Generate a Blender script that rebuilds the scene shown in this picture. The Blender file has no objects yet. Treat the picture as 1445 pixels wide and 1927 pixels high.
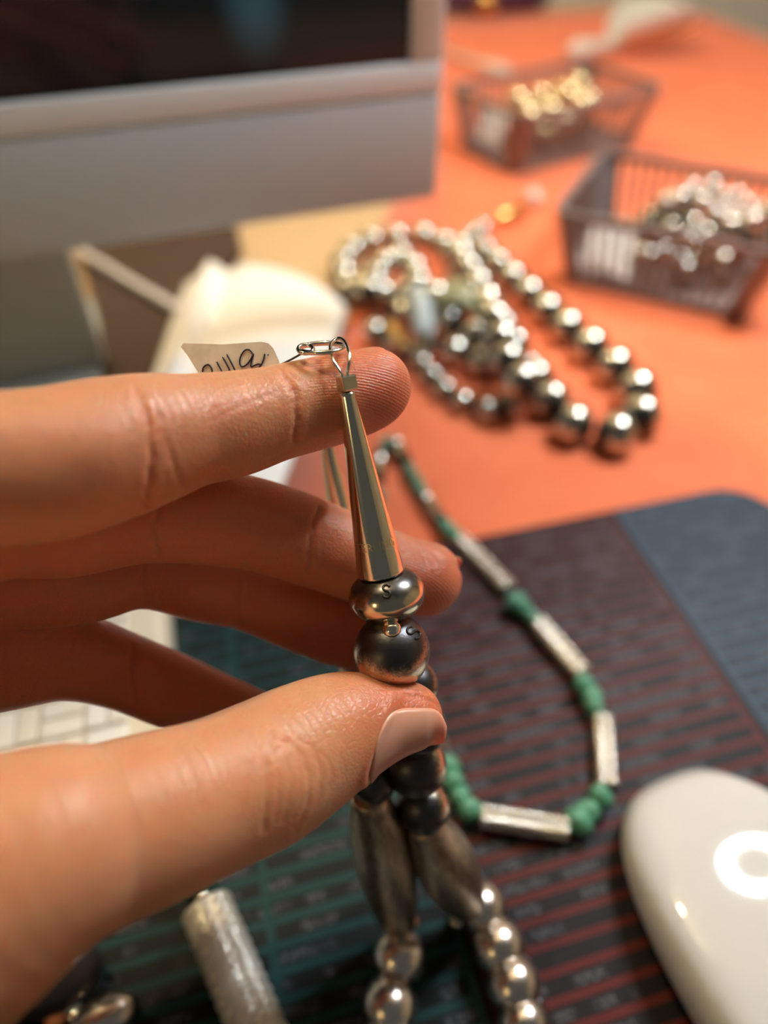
import bpy, math, random
import numpy as np
from mathutils import Vector, Matrix
from mathutils.bvhtree import BVHTree

random.seed(7); rng = np.random.default_rng(7)
S = bpy.context.scene
COL = S.collection

# ------------------------------------------------------------------ camera
FPX, CX, CY, CAMH = 1336.0, 722.5, 963.5, 0.200
PITCH = math.radians(45.3)
cam_d = bpy.data.cameras.new('camera'); cam = bpy.data.objects.new('camera', cam_d); COL.objects.link(cam)
cam.location = (0, 0, CAMH); cam.rotation_euler = (math.pi/2 - PITCH, 0, 0)
cam_d.sensor_fit = 'HORIZONTAL'; cam_d.sensor_width = 36.0; cam_d.lens = FPX*36/1445
cam_d.clip_start = 0.01; cam_d.clip_end = 30
cam_d.dof.use_dof = True; cam_d.dof.focus_distance = 0.117; cam_d.dof.aperture_fstop = 7.6
S.camera = cam

# ------------------------------------------------------------------ light of the room
w = bpy.data.worlds.new('room_light'); S.world = w; w.use_nodes = True
w.node_tree.nodes['Background'].inputs[0].default_value = (0.80, 0.78, 0.70, 1)
w.node_tree.nodes['Background'].inputs[1].default_value = 0.09
S.view_settings.view_transform = 'Standard'; S.view_settings.look = 'None'
S.view_settings.exposure = 0.0; S.view_settings.gamma = 1.0; S.view_settings.use_curve_mapping = False
RING_POS, RING_POWER = Vector((0.295, 0.400, 0.500)), 168.0
PENDANT_POS, PENDANT_POWER = Vector((-0.42, 0.70, 1.50)), 750.0
DESKLAMP_POS, DESKLAMP_POWER = Vector((-0.34, -0.30, 0.34)), 34.0

# ------------------------------------------------------------------ pixel helpers
FW = Vector((0, math.cos(PITCH), -math.sin(PITCH))); UPV = Vector((0, math.sin(PITCH), math.cos(PITCH))); RT = Vector((1, 0, 0))
CAM = Vector((0, 0, CAMH))
def ray(x, y): return FW + RT*((x-CX)/FPX) - UPV*((y-CY)/FPX)
def px(x, y, d): return CAM + ray(x, y)*d                       # d = depth in metres
def pg(x, y, z=0.0):                                           # on the horizontal plane z
    r = ray(x, y); return CAM + r*((z-CAMH)/r.z)
def dep(p): return (p-CAM).dot(FW)
AZ = math.radians(15.0)                                        # the mat lies turned 15 degrees
U = Vector((math.cos(AZ), math.sin(AZ), 0)); V = Vector((-math.sin(AZ), math.cos(AZ), 0))
def uv(u, v, z=0.0): return U*u + V*v + Vector((0, 0, z))

# ------------------------------------------------------------------ node helpers
def inp(bsdf, name, val):
    if name in bsdf.inputs: bsdf.inputs[name].default_value = val
class X:                                                       # tiny math on sockets
    nt = None
    def __init__(s, v): s.v = v
    def op(s, o, b=0.0, c=None):
        n = X.nt.nodes.new('ShaderNodeMath'); n.operation = o
        for i, q in enumerate((s, b, c)):
            if q is None: continue
            q = q.v if isinstance(q, X) else q
            if isinstance(q, (int, float)): n.inputs[i].default_value = q
            else: X.nt.links.new(q, n.inputs[i])
        return X(n.outputs[0])
    def __add__(s, b): return s.op('ADD', b)
    def __sub__(s, b): return s.op('SUBTRACT', b)
    def __mul__(s, b): return s.op('MULTIPLY', b)
    def __truediv__(s, b): return s.op('DIVIDE', b)
    def lt(s, b): return s.op('LESS_THAN', b)
    def gt(s, b): return s.op('GREATER_THAN', b)
    def fract(s): return s.op('FRACT')
    def floor(s): return s.op('FLOOR')
    def abs(s): return s.op('ABSOLUTE')
    def inv(s): return X(1.0).op('SUBTRACT', s)
def smooth(x, a, b):
    n = X.nt.nodes.new('ShaderNodeMapRange'); n.interpolation_type = 'SMOOTHSTEP'
    X.nt.links.new(x.v, n.inputs[0]); n.inputs[1].default_value = a; n.inputs[2].default_value = b
    return X(n.outputs[0])
def mixc(f, a, b):
    n = X.nt.nodes.new('ShaderNodeMix'); n.data_type = 'RGBA'
    for k, q in ((0, f), (6, a), (7, b)):
        q = q.v if isinstance(q, X) else q
        if isinstance(q, (int, float)): n.inputs[k].default_value = q
        elif isinstance(q, tuple): n.inputs[k].default_value = (*q, 1) if len(q) == 3 else q
        else: X.nt.links.new(q, n.inputs[k])
    return n.outputs[2]
def noise(vec, scale, detail=2.0, rough=0.5, dist=0.0):
    n = X.nt.nodes.new('ShaderNodeTexNoise'); n.inputs['Scale'].default_value = scale
    n.inputs['Detail'].default_value = detail; n.inputs['Roughness'].default_value = rough; n.inputs['Distortion'].default_value = dist
    if vec is not None: X.nt.links.new(vec, n.inputs['Vector'])
    return X(n.outputs[0])
def coords(kind='Object'):
    n = X.nt.nodes.new('ShaderNodeTexCoord'); return n.outputs[kind]
def sep(vec):
    n = X.nt.nodes.new('ShaderNodeSeparateXYZ'); X.nt.links.new(vec, n.inputs[0]); return [X(o) for o in n.outputs]
def comb(a, b, c=0.0):
    n = X.nt.nodes.new('ShaderNodeCombineXYZ')
    for i, q in enumerate((a, b, c)):
        q = q.v if isinstance(q, X) else q
        if isinstance(q, (int, float)): n.inputs[i].default_value = q
        else: X.nt.links.new(q, n.inputs[i])
    return n.outputs[0]
def bump(bsdf, h, strength, dist):
    n = X.nt.nodes.new('ShaderNodeBump'); n.inputs['Strength'].default_value = strength; n.inputs['Distance'].default_value = dist
    X.nt.links.new(h.v, n.inputs['Height']); X.nt.links.new(n.outputs[0], bsdf.inputs['Normal'])
def attr(name):
    n = X.nt.nodes.new('ShaderNodeAttribute'); n.attribute_name = name; return X(n.outputs['Fac'])
def mat(name, col=(.8, .8, .8), rough=.5, metal=0.0, **kw):
    m = bpy.data.materials.new(name); m.use_nodes = True; X.nt = m.node_tree
    b = m.node_tree.nodes['Principled BSDF']
    inp(b, 'Base Color', (*col, 1)); inp(b, 'Roughness', rough); inp(b, 'Metallic', metal)
    for k, v in kw.items(): inp(b, k.replace('_', ' '), v)
    return m, b
def link(a, b): X.nt.links.new(a.v if isinstance(a, X) else a, b)
def emis(name, col, strength):
    m, b = mat(name, (0, 0, 0), .5); inp(b, 'Emission Color', (*col, 1)); inp(b, 'Emission Strength', strength); return m

# ------------------------------------------------------------------ materials
M = {}
m, b = mat('cloth_orange', (.78, .13, .045), .85); c = coords()
n1 = noise(c, 22, 4, .6); link(mixc(smooth(n1, .3, .7), (.80, .165, .060), (.88, .205, .080)), b.inputs['Base Color'])
bump(b, noise(c, 900, 2), .35, .0006); inp(b, 'Sheen Weight', .25); M['cloth'] = m
m, b = mat('wood', (.62, .42, .22), .42); c = coords(); x, y, z = sep(c)
n1 = noise(comb(x*3, y*40, z), 6, 4, .6, .6); link(mixc(n1, (.66, .47, .26), (.50, .33, .17)), b.inputs['Base Color']); M['wood'] = m
M['wall'] = mat('wall_paint', (.88, .83, .74), .8)[0]
M['floor'] = mat('floor_tile', (.50, .43, .34), .6)[0]
M['bezel'] = mat('bezel_white', (.80, .87, .88), .35)[0]
M['chin'] = mat('chin_silver', (.53, .59, .60), .5)[0]
M['alu'] = mat('aluminium', (.50, .52, .50), .30, 1.0)[0]
m, b = mat('screen_glass', (.004, .005, .009), .10); c = coords(); x, y, z = sep(c)
n1 = noise(c, 9, 3, .6, .8); d1 = (((x-.156)*(x-.156) + (z+.118)*(z+.118)*.30).op('SQRT'))
glow = smooth(d1, .016, .002)*smooth(n1, .25, .55)
inp(b, 'Emission Color', (.10, .24, .30, 1)); link(glow*.16 + smooth(n1, .5, .75)*.012 + .008, b.inputs['Emission Strength']); M['screen'] = m
M['mouse'] = mat('mouse_white', (.60, .605, .61), .045, 0)[0]
M['stand'] = mat('stand_grey', (.40, .43, .40), .4)[0]
M['cable'] = mat('cable_white', (.72, .68, .66), .5)[0]
M['paper'] = mat('paper_white', (.88, .86, .81), .6)[0]
m, b = mat('tag_cream', (.74, .65, .52), .55); c = coords()
link(mixc(smooth(noise(c, 400, 4), .35, .7), (.90, .83, .71), (.80, .72, .60)), b.inputs['Base Color']); M['tag'] = m
M['ink'] = mat('ink_dark', (.012, .010, .028), .5)[0]
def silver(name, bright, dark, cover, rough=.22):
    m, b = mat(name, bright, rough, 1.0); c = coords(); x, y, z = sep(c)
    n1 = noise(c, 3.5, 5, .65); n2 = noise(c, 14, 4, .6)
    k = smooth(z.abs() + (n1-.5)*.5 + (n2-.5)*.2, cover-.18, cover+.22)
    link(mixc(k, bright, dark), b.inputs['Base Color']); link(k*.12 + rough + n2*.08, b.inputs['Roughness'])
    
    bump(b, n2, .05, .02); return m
M['silver'] = silver('silver_bead', (.60, .59, .52), (.06, .056, .05), .66, .12)  # bead ends darkened in the colour so gaps between beads look shaded
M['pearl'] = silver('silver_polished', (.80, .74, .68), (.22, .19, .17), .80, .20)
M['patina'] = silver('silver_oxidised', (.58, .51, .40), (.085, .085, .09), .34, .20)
m, b = mat('cone_silver', (.74, .72, .60), .13, 1.0); c = coords()
n1 = noise(c, 9, 4, .7); link(n1*.14 + .07, b.inputs['Roughness']); M['cone'] = m
m, b = mat('rondelle_silver', (.6, .56, .46), .2, 1.0); c = coords(); x, y, z = sep(c); n1 = noise(c, 4, 5, .6)
k = smooth(z + (n1-.5)*.35, .12, .42); link(mixc(k, (.66, .62, .48), (.10, .10, .105)), b.inputs['Base Color']); link(k*.10 + .17, b.inputs['Roughness']); M['rondelle'] = m
m, b = mat('tube_antique', (.42, .36, .28), .38, 1.0); c = coords(); n1 = noise(c, 7, 4, .6)
link(mixc(smooth(n1, .35, .65), (.50, .44, .35), (.30, .25, .19)), b.inputs['Base Color']); M['tube'] = m
m, b = mat('tube_bright', (.80, .78, .70), .24, 1.0); c = coords(); n1 = noise(c, 9, 3, .6); bump(b, n1, .35, .05); M['tube_bright'] = m
m, b = mat('turquoise', (.05, .35, .22), .35); c = coords(); n1 = noise(c, 2.2, 5, .65, .4); n2 = noise(c, 5, 4, .6)
link(mixc(smooth(n2, .52, .68), mixc(n1, (.02, .19, .11), (.14, .40, .27)), (.16, .13, .04)), b.inputs['Base Color']); M['turq'] = m
m, b = mat('tube_shell', (.86, .85, .78), .28, .45); c = coords(); n1 = noise(c, 6, 3, .6); bump(b, n1, .25, .05); M['tube_shell'] = m
M['gold'] = mat('gold', (.86, .58, .20), .25, 1.0)[0]
M['coral'] = mat('coral_bead', (.70, .26, .10), .35)[0]
M['shell'] = mat('shell_white', (.78, .76, .68), .25)[0]
M['ice'] = mat('pale_blue_bead', (.50, .62, .62), .25)[0]
M['dark'] = mat('dark_stone', (.035, .030, .034), .3)[0]
M['wire'] = mat('wire_silver', (.80, .78, .70), .15, 1.0)[0]
M['string'] = mat('string', (.10, .09, .08), .7)[0]
M['basket'] = mat('basket_plastic', (.215, .165, .155), .4, 0, Transmission_Weight=0.0)[0]
m, b = mat('pearl_tile', (.86, .82, .70), .22); c = coords('Generated'); oi = X.nt.nodes.new('ShaderNodeObjectInfo')
link(mixc(X(oi.outputs['Random']), (.93, .92, .87), (.90, .84, .70)), b.inputs['Base Color']); inp(b, 'Coat Weight', .3); M['tile'] = m
M['cream'] = mat('cream_body', (.74, .66, .50), .5)[0]
M['purple'] = mat('purple_cloth', (.10, .025, .06), .8)[0]
M['plastic'] = mat('plastic_cream', (.72, .68, .58), .4)[0]
M['scoop'] = mat('scoop_white', (.74, .72, .62), .35)[0]
M['ring_glow'] = emis('ring_glow', (.93, .97, 1.0), RING_POWER)
M['bulb_glow'] = emis('bulb_glow', (1.0, .76, .42), PENDANT_POWER)
M['bulb_glow2'] = emis('desk_bulb_glow', (1.0, .66, .26), DESKLAMP_POWER)
M['lamp_body'] = mat('lamp_body', (.70, .70, .68), .4)[0]
M['olive'] = mat('olive_shell', (.30, .30, .16), .3)[0]

# the mat's printed table: coloured rules, cells and small grey print
m, b = mat('desk_mat_print', (.02, .02, .025), .5); c = coords(); x, y, z = sep(c)
P_ = .0056
zone_red = smooth(x, .0325, .0330)*smooth(x, .1355, .1350)
zone_blue = smooth(x, .1375, .1380); zone_green = smooth(x, -.0612, -.0607)*smooth(x, .0315, .0310)
rowi = (y/P_).floor(); s = (y/P_).fract()
line = smooth(s, .0, .06)*smooth(s, .42, .34)
colline = ((x+.0142).abs().lt(.0011)).op('MAXIMUM', (x+.0602).abs().lt(.0012)).op('MAXIMUM', (x-.0303).abs().lt(.0010)).op('MAXIMUM', (x-.0338).abs().lt(.0009)).op('MAXIMUM', (x-.1347).abs().lt(.0011)).op('MAXIMUM', (x-.1388).abs().lt(.0008))
words = noise(comb(x*95, rowi*3.71, zone_red), 1.0, 1, .5); letters = noise(comb(x*1500, y*700, 0), 1.0, 2, .6)
band = smooth(s, .44, .50)*smooth(s, .92, .86)
text = band*smooth(words, .49, .56)*smooth(letters, .38, .62)
base = mixc(zone_blue, mixc(zone_green, (.011, .010, .012), (.009, .011, .012)), (.026, .036, .052))
rule = mixc(zone_blue, mixc(zone_green, (.085, .013, .012), (.011, .045, .044)), (.036, .060, .092))
inzone = zone_red.op('MAXIMUM', zone_green).op('MAXIMUM', zone_blue)
k1 = (line.op('MAXIMUM', colline))*inzone
cc = mixc(k1*.95, base, rule); cc = mixc(text*inzone*(k1.inv())*.8, cc, (.085, .09, .105)); link(cc, b.inputs['Base Color'])
bump(b, noise(c, 2500, 1), .15, .0003); inp(b, 'Specular IOR Level', .12); M['mat'] = m

# skin
m, b = mat('skin', (.70, .40, .27), .42); c = coords()
n1 = noise(c, 130, 4, .6); n2 = noise(c, 1500, 3, .6); n3 = noise(c, 420, 3, .6)
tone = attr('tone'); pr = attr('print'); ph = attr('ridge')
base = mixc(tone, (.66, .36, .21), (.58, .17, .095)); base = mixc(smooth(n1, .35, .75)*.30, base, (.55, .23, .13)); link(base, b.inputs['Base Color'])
ridge = ph.op('SINE')*.5 + .5
vo = X.nt.nodes.new('ShaderNodeTexVoronoi'); vo.feature = 'DISTANCE_TO_EDGE'; vo.inputs['Scale'].default_value = 1150; link(c, vo.inputs['Vector'])
fold = attr('along'); fl = noise(comb(fold*2.2, attr('around')*.5, 0.0), 1.0, 4, .65)
bump(b, smooth(X(vo.outputs[0]), .0, .22)*.32 + n2*.25 + n3*.6 + fl*.9 + ridge*pr*.55, .7, .00016); link(n3*.16 + .30, b.inputs['Roughness'])
inp(b, 'Subsurface Weight', 1.0); inp(b, 'Subsurface Radius', (1.0, .28, .14)); inp(b, 'Subsurface Scale', .0018); inp(b, 'Subsurface Anisotropy', .6); inp(b, 'Specular IOR Level', .42); M['skin'] = m
M['nail'] = mat('nail', (.66, .34, .25), .30, 0, Subsurface_Weight=.6, Subsurface_Radius=(1.0, .4, .3), Subsurface_Scale=.001, Coat_Weight=.0)[0]
M['nail_edge'] = mat('nail_edge', (.84, .74, .64), .3)[0]

# ------------------------------------------------------------------ mesh helpers
def mesh(name, v, f, material=None, sm=True):
    me = bpy.data.meshes.new(name); me.from_pydata([tuple(p) for p in v], [], [tuple(q) for q in f]); me.update()
    if sm: me.polygons.foreach_set('use_smooth', [True]*len(me.polygons))
    if material: me.materials.append(material)
    return me
def link_obj(name, me, parent=None, loc=(0, 0, 0), quat=None, scale=(1, 1, 1)):
    o = bpy.data.objects.new(name, me); COL.objects.link(o)
    o.location = Vector(loc) - (parent_world(parent) if parent else Vector((0, 0, 0)))
    if quat is not None: o.rotation_mode = 'QUATERNION'; o.rotation_quaternion = quat
    o.scale = scale
    if parent: o.parent = parent
    return o
def parent_world(p):
    l = Vector((0, 0, 0))
    while p is not None: l = l + p.location; p = p.parent
    return l
def thing(name, label, cat, loc=(0, 0, 0), group=None):
    o = bpy.data.objects.new(name, None); COL.objects.link(o); o.location = loc; o.empty_display_size = .01
    return tag(o, label, cat, group)
def tag(o, label, cat, group=None):
    o['label'] = label; o['category'] = cat
    if group: o['group'] = group
    return o
def struct(o): o['kind'] = 'structure'; return o
def at_world(name, v, f, material, parent=None, sm=True, origin=None):
    """mesh given in world coordinates, stored about its own centre"""
    v = [Vector(p) for p in v]
    o0 = Vector(origin) if origin is not None else sum(v, Vector((0, 0, 0)))/len(v)
    return link_obj(name, mesh(name, [p-o0 for p in v], f, material, sm), parent, o0)
def lathe(prof, seg=24, cap=True):
    v, f = [], []; n = len(prof)
    for r, z in prof:
        for k in range(seg):
            a = 2*math.pi*k/seg; v.append((r*math.cos(a), r*math.sin(a), z))
    for i in range(n-1):
        for k in range(seg):
            k2 = (k+1) % seg; f.append((i*seg+k, i*seg+k2, (i+1)*seg+k2, (i+1)*seg+k))
    if cap: f.append(tuple(range(seg))[::-1]); f.append(tuple((n-1)*seg+k for k in range(seg)))
    return v, f
def tube(pts, r, seg=8, closed=False):
    pts = [Vector(p) for p in pts]; n = len(pts); v, f = [], []
    rr = r if isinstance(r, (list, tuple)) else [r]*n
    nrm = None
    for i in range(n):
        t = (pts[(i+1) % n]-pts[i-1]) if closed else (pts[min(i+1, n-1)]-pts[max(i-1, 0)])
        t.normalize()
        if nrm is None: nrm = t.orthogonal().normalized()
        nrm = (nrm - t*nrm.dot(t)).normalized(); bn = t.cross(nrm)
        for k in range(seg):
            a = 2*math.pi*k/seg; v.append(pts[i] + (nrm*math.cos(a)+bn*math.sin(a))*rr[i])
    for i in range(n if closed else n-1):
        j = (i+1) % n
        for k in range(seg):
            k2 = (k+1) % seg; f.append((i*seg+k, i*seg+k2, j*seg+k2, j*seg+k))
    if not closed: f.append(tuple(range(seg))[::-1]); f.append(tuple((n-1)*seg+k for k in range(seg)))
    return v, f
def smoothpath(pts, per=8, closed=False):
    P = [Vector(p) for p in pts]; n = len(P); out = []
    rngi = range(n if closed else n-1)
    for i in rngi:
        p0, p1, p2, p3 = (P[(i-1) % n], P[i], P[(i+1) % n], P[(i+2) % n]) if closed else (P[max(i-1, 0)], P[i], P[i+1], P[min(i+2, n-1)])
        for k in range(per):
            t = k/per
            out.append(.5*((2*p1)+(p2-p0)*t+(2*p0-5*p1+4*p2-p3)*t*t+(3*p1-p0-3*p2+p3)*t**3))
    if not closed: out.append(P[-1])
    return out
def box(sx, sy, sz, bev=0.0, seg=3):
    import bmesh
    bm = bmesh.new(); bmesh.ops.create_cube(bm, size=1.0)
    for q in bm.verts: q.co = Vector((q.co.x*sx, q.co.y*sy, q.co.z*sz))
    if bev: bmesh.ops.bevel(bm, geom=list(bm.edges), offset=bev, segments=seg, profile=.5, affect='EDGES')
    v = [q.co.copy() for q in bm.verts]; bm.verts.index_update(); f = [[q.index for q in p.verts] for p in bm.faces]; bm.free(); return v, f
def rrect(x0, x1, y0, y1, r, seg=8):
    pts = []
    for cx, cy, a0 in ((x1-r, y1-r, 0), (x0+r, y1-r, 90), (x0+r, y0+r, 180), (x1-r, y0+r, 270)):
        for k in range(seg+1):
            a = math.radians(a0+90*k/seg); pts.append((cx+r*math.cos(a), cy+r*math.sin(a)))
    return pts
def prism(poly, z0, z1):
    n = len(poly); v = [(*p, z0) for p in poly]+[(*p, z1) for p in poly]
    f = [tuple(range(n))[::-1], tuple(range(n, 2*n))]+[(i, (i+1) % n, n+(i+1) % n, n+i) for i in range(n)]
    return v, f
def qz(axis): return Vector(axis).normalized().to_track_quat('Z', 'Y')
QUV = Matrix.Rotation(AZ, 4, 'Z').to_quaternion()

# ------------------------------------------------------------------ the setting: walls, floor, desk
def slab(name, x0, x1, y0, y1, z0, z1, material):
    v, f = prism([(x0, y0), (x1, y0), (x1, y1), (x0, y1)], z0, z1); return struct(at_world(name, v, f, material, sm=False))
slab('floor', -2.2, 2.4, -1.8, 1.34, -.80, -.74, M['floor'])
slab('wall_back', -2.2, 2.4, 1.34, 1.44, -.80, 1.75, M['wall'])
slab('wall_right', 2.4, 2.5, -1.8, 1.44, -.80, 1.75, M['wall'])

desk = thing('desk', 'pale wooden desk under the orange cloth and the monitor', 'desk', uv(.05, .30, -.74))
dz = .0
v, f = box(1.40, 1.55, .03, .004); link_obj('tabletop', mesh('tabletop', v, f, M['wood'], False), desk, uv(.0, .29, -.0163), QUV)
for su in (-1, 1):
    for sv in (-1, 1):
        v, f = box(.05, .05, .70, .004); link_obj('leg', mesh('leg', v, f, M['wood'], False), desk, uv(.0+su*.64, .29+sv*.70, -.3815), QUV)

poly = [uv(*p) for p in ((.020, .227), (-.075, .02), (-.09, -.25), (.66, -.25), (.685, .40), (.69, 1.02), (.30, 1.02), (.136, .484))]
def cloth():
    # thin cloth with soft waves, cut along the outline
    import bmesh
    bm = bmesh.new(); f0 = bm.faces.new([bm.verts.new((p.x, p.y, 0)) for p in poly])
    bmesh.ops.triangulate(bm, faces=[f0])
    bmesh.ops.subdivide_edges(bm, edges=list(bm.edges), cuts=7, use_grid_fill=True)
    top = [q.co.copy() for q in bm.verts]; bm.verts.index_update(); fs = [[q.index for q in p.verts] for p in bm.faces]; bm.free()
    me = mesh('tablecloth', [Vector((p.x, p.y, .0004)) for p in top], fs, M['cloth'])
    o = link_obj('tablecloth', me); md = o.modifiers.new('thickness', 'SOLIDIFY'); md.thickness = .0010; md.offset = -1
    return tag(o, 'bright orange felt cloth spread over the wooden desk', 'tablecloth')
cloth()

# ------------------------------------------------------------------ desk mat
pts = rrect(-.42, .2005, -.20, .1665, .020)
v, f = prism(pts, .0006, .0026)
o = link_obj('desk_mat', mesh('desk_mat', v, f, M['mat'], False), None, (0, 0, 0), QUV)
tag(o, 'black desk mat printed with green, red and blue ruled tables', 'desk mat')
MATZ = .0026

# ------------------------------------------------------------------ monitor
MU = Vector((math.sin(math.radians(70)), math.cos(math.radians(70)), 0)); MV = Vector((-MU.y, MU.x, 0)); MZ = Vector((0, 0, 1))
Mcorner = px(822, 371, .327)
def onplane(x, y):                                            # pixel -> metres on the monitor's face
    r = ray(x, y); t = (Mcorner-CAM).dot(MV)/r.dot(MV); p = CAM+r*t-Mcorner; return p.dot(MU), p.dot(MZ)
cb = onplane(814, 174)[1]; su, sb = onplane(773, 119)
MW, MH = .462, .36
mon = thing('monitor', 'white framed monitor with a dark screen and a grey chin', 'monitor', Mcorner - MU*MW/2 - MZ*Mcorner.z + MV*.02)
qm = Matrix((MU, MV, MZ)).transposed().to_quaternion()
def mbox(name, x0, x1, z0, z1, y0, y1, material, bev=.002, par=None):
    v, f = box(x1-x0, y1-y0, z1-z0, bev); return link_obj(name, mesh(name, v, f, material, True), par or mon, Mcorner+MU*(x0+x1)/2+MV*(y0+y1)/2+MZ*(z0+z1)/2, qm)
mbox('back_shell', -MW, 0, .0005, MH, .0052, .0145, M['alu'], .004)
mbox('chin', -MW, 0, 0, cb-.0004, 0, .005, M['chin'], .0015)
bw = -su
mbox('bezel', -MW, 0, cb, sb, 0, .005, M['bezel'], .001); mbox('bezel', su, 0, sb+.0002, MH, 0, .005, M['bezel'], .001)
mbox('bezel', -MW, -MW+bw, sb+.0002, MH, 0, .005, M['bezel'], .001); mbox('bezel', -MW+bw+.0002, su-.0002, MH-bw, MH, 0, .005, M['bezel'], .001)
v, f = box(MW-2*bw-.0004, .003, MH-bw-sb-.0004); ctr = Mcorner+MU*(-MW/2)+MV*.0025+MZ*((sb+MH-bw)/2)
link_obj('screen', mesh('screen', v, f, M['screen'], False), mon, ctr, qm)
# stand: an upright plate under the chin and a flat foot
sx1 = -.163; sx0 = sx1-.122
gz = -Mcorner.z
mbox('stand_neck', sx0, sx1, gz+.006, .06, .016, .026, M['stand'], .002)
mbox('stand_foot', sx0, sx1, gz+.0005, gz+.0058, -.012, .085, M['stand'], .0015)

# ------------------------------------------------------------------ cable and papers
pts = smoothpath([pg(60, 430, .0092), pg(165, 482, .0092), pg(245, 530, .0092), pg(335, 582, .0092), pg(420, 640, .0092)], 6)
v, f = tube([p+Vector((0, 0, .0)) for p in pts], .0027, 8); o = at_world('power_cable', v, f, M['cable'])
tag(o, 'white cable running from under the monitor to the white papers', 'cable')
bpts = [pg(x_, y_, .004) for x_, y_ in ((150, 470), (235, 432), (440, 405), (455, 470), (395, 545), (300, 760), (197, 760), (190, 620))]
v, f = prism([(p.x, p.y) for p in bpts], .0005, .0062)  # flat dark brown shape beside the monitor stand
o = at_world('brown_piece', v, f, mat('piece_brown', (.045, .021, .010), .75)[0], None, False); tag(o, 'flat dark brown folder lying beside the monitor stand', 'piece')
def paper():
    n, k = 26, 22; v, f = [], []
    A, B, C, D = pg(350, 545, .004), pg(655, 592, .004), pg(520, 965, .004), pg(230, 900, .004)
    for i in range(n):
        s = i/(n-1)
        for j in range(k):
            t = j/(k-1)
            p = (A*(1-s)+B*s)*(1-t)+(D*(1-s)+C*s)*t
            z = .0078+.008*math.sin(math.pi*s)**.8*(1-.35*t)+.006*math.exp(-((s-.16)/.05)**2)-.004*math.exp(-((s-.27)/.04)**2)+.0008*math.sin(9*s+5*t)
            p = p + (A-D).normalized()*(.020*math.sin(math.pi*s)*(1-t)); p.z = z; v.append(p)
    for i in range(n-1):
        for j in range(k-1): f.append((i*k+j, i*k+j+1, (i+1)*k+j+1, (i+1)*k+j))
    o = at_world('paper_sheet', v, f, M['paper']); md = o.modifiers.new('thickness', 'SOLIDIFY'); md.thickness = .0012; md.offset = -1
    tag(o, 'bulging white folded paper sheet lying below the monitor', 'paper')
paper()

# ------------------------------------------------------------------ pearl tiled box, behind the hand
BU0, BU1, BV0, BV1, BH = -.165, -.0315, .082, .188, .0225
bx_ = thing('trinket_box', 'flat cream box covered with mother-of-pearl tiles, behind the hand', 'box', uv((BU0+BU1)/2, (BV0+BV1)/2, MATZ))
v, f = box(BU1-BU0, BV1-BV0, BH-MATZ-.0006, .004); link_obj('body', mesh('box_body', v, f, M['cream'], True), bx_, uv((BU0+BU1)/2, (BV0+BV1)/2, (BH+MATZ)/2), QUV)
v, f = box(.0112, .0066, .0018, .0006, 2); tm = mesh('tile', v, f, M['tile'], False)
pit = .0118
nU, nV = int((BU1-BU0-.006)/pit), int((BV1-BV0-.004)/pit)
for i in range(nU):
    for j in range(nV):
        for q in (-1, 1):
            a = ((i+j) % 2)*math.pi/2
            off = Vector((0, q*.0029, 0)); off.rotate(Matrix.Rotation(a, 3, 'Z'))
            pu = BU0+.005+pit*(i+.5)+off.x; pv = BV0+.004+pit*(j+.5)+off.y
            e = Matrix.Rotation(AZ+a, 4, 'Z') @ Matrix.Rotation(random.uniform(-.05, .05), 4, 'X') @ Matrix.Rotation(random.uniform(-.04, .04), 4, 'Y')
            if len(bx_.children) < 295: link_obj('tile', tm, bx_, uv(pu, pv, BH+.0004), e.to_quaternion(), (.98, .82, 1))

# ------------------------------------------------------------------ computer mouse
def mouse():
    fw = V.copy(); fw.rotate(Matrix.Rotation(math.radians(7), 3, 'Z')); rt = Vector((fw.y, -fw.x, 0))
    L, W = .0568, .0290
    c0 = uv(.1035, .0062, MATZ)
    root = thing('computer_mouse', 'glossy white computer mouse resting on the desk mat', 'mouse', c0)
    n, k = 64, 14; v, f = [], []
    def edge(a): 
        e = 2/2.75; ca, sa = math.cos(a), math.sin(a); return W*math.copysign(abs(ca)**e, ca), L*math.copysign(abs(sa)**e, sa)
    for j in range(k+1):
        s = 1-(j/k)
        for i in range(n):
            x_, y_ = edge(2*math.pi*i/n); q = s**.9 if j else 1
            x_, y_ = x_*q, y_*q
            z = .0075 + .0125*(1-(y_/L)**2*.75-(x_/W)**2*.12) *(1-q**11)**.55 if j else .0068
            v.append(rt*x_+fw*y_+Vector((0, 0, z)))
    for j in range(k):
        for i in range(n):
            i2 = (i+1) % n; f.append((j*n+i, j*n+i2, (j+1)*n+i2, (j+1)*n+i))
    base = len(v)
    for i in range(n):
        x_, y_ = edge(2*math.pi*i/n); v.append(rt*x_*.97+fw*y_*.985+Vector((0, 0, .0056)))
    for i in range(n): i2 = (i+1) % n; f.append((base+i, base+i2, i2, i))
    f.append(tuple(base+i for i in range(n))[::-1])
    o = link_obj('top_shell', mesh('top_shell', v, f, M['mouse']), root, c0)
    pts = [edge(2*math.pi*i/n) for i in range(n)]
    vv = [rt*x_*.93+fw*y_*.96+Vector((0, 0, .0054)) for x_, y_ in pts]+[rt*x_*.80+fw*y_*.88+Vector((0, 0, .0006)) for x_, y_ in pts]
    ff = [tuple(range(n)), tuple(range(n, 2*n))[::-1]]+[(n+i, n+(i+1) % n, (i+1) % n, i) for i in range(n)]
    link_obj('base_plate', mesh('base_plate', vv, ff, M['alu']), root, c0)
    for s_ in (-1, 1):
        v2, f2 = box(.002, .07, .0006); qq = Matrix((rt, fw, Vector((0, 0, 1)))).transposed().to_quaternion()
        link_obj('glide_rail', mesh('glide_rail', v2, f2, M['dark'], False), root, c0+rt*s_*.020+Vector((0, 0, .0004)), qq)
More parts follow.
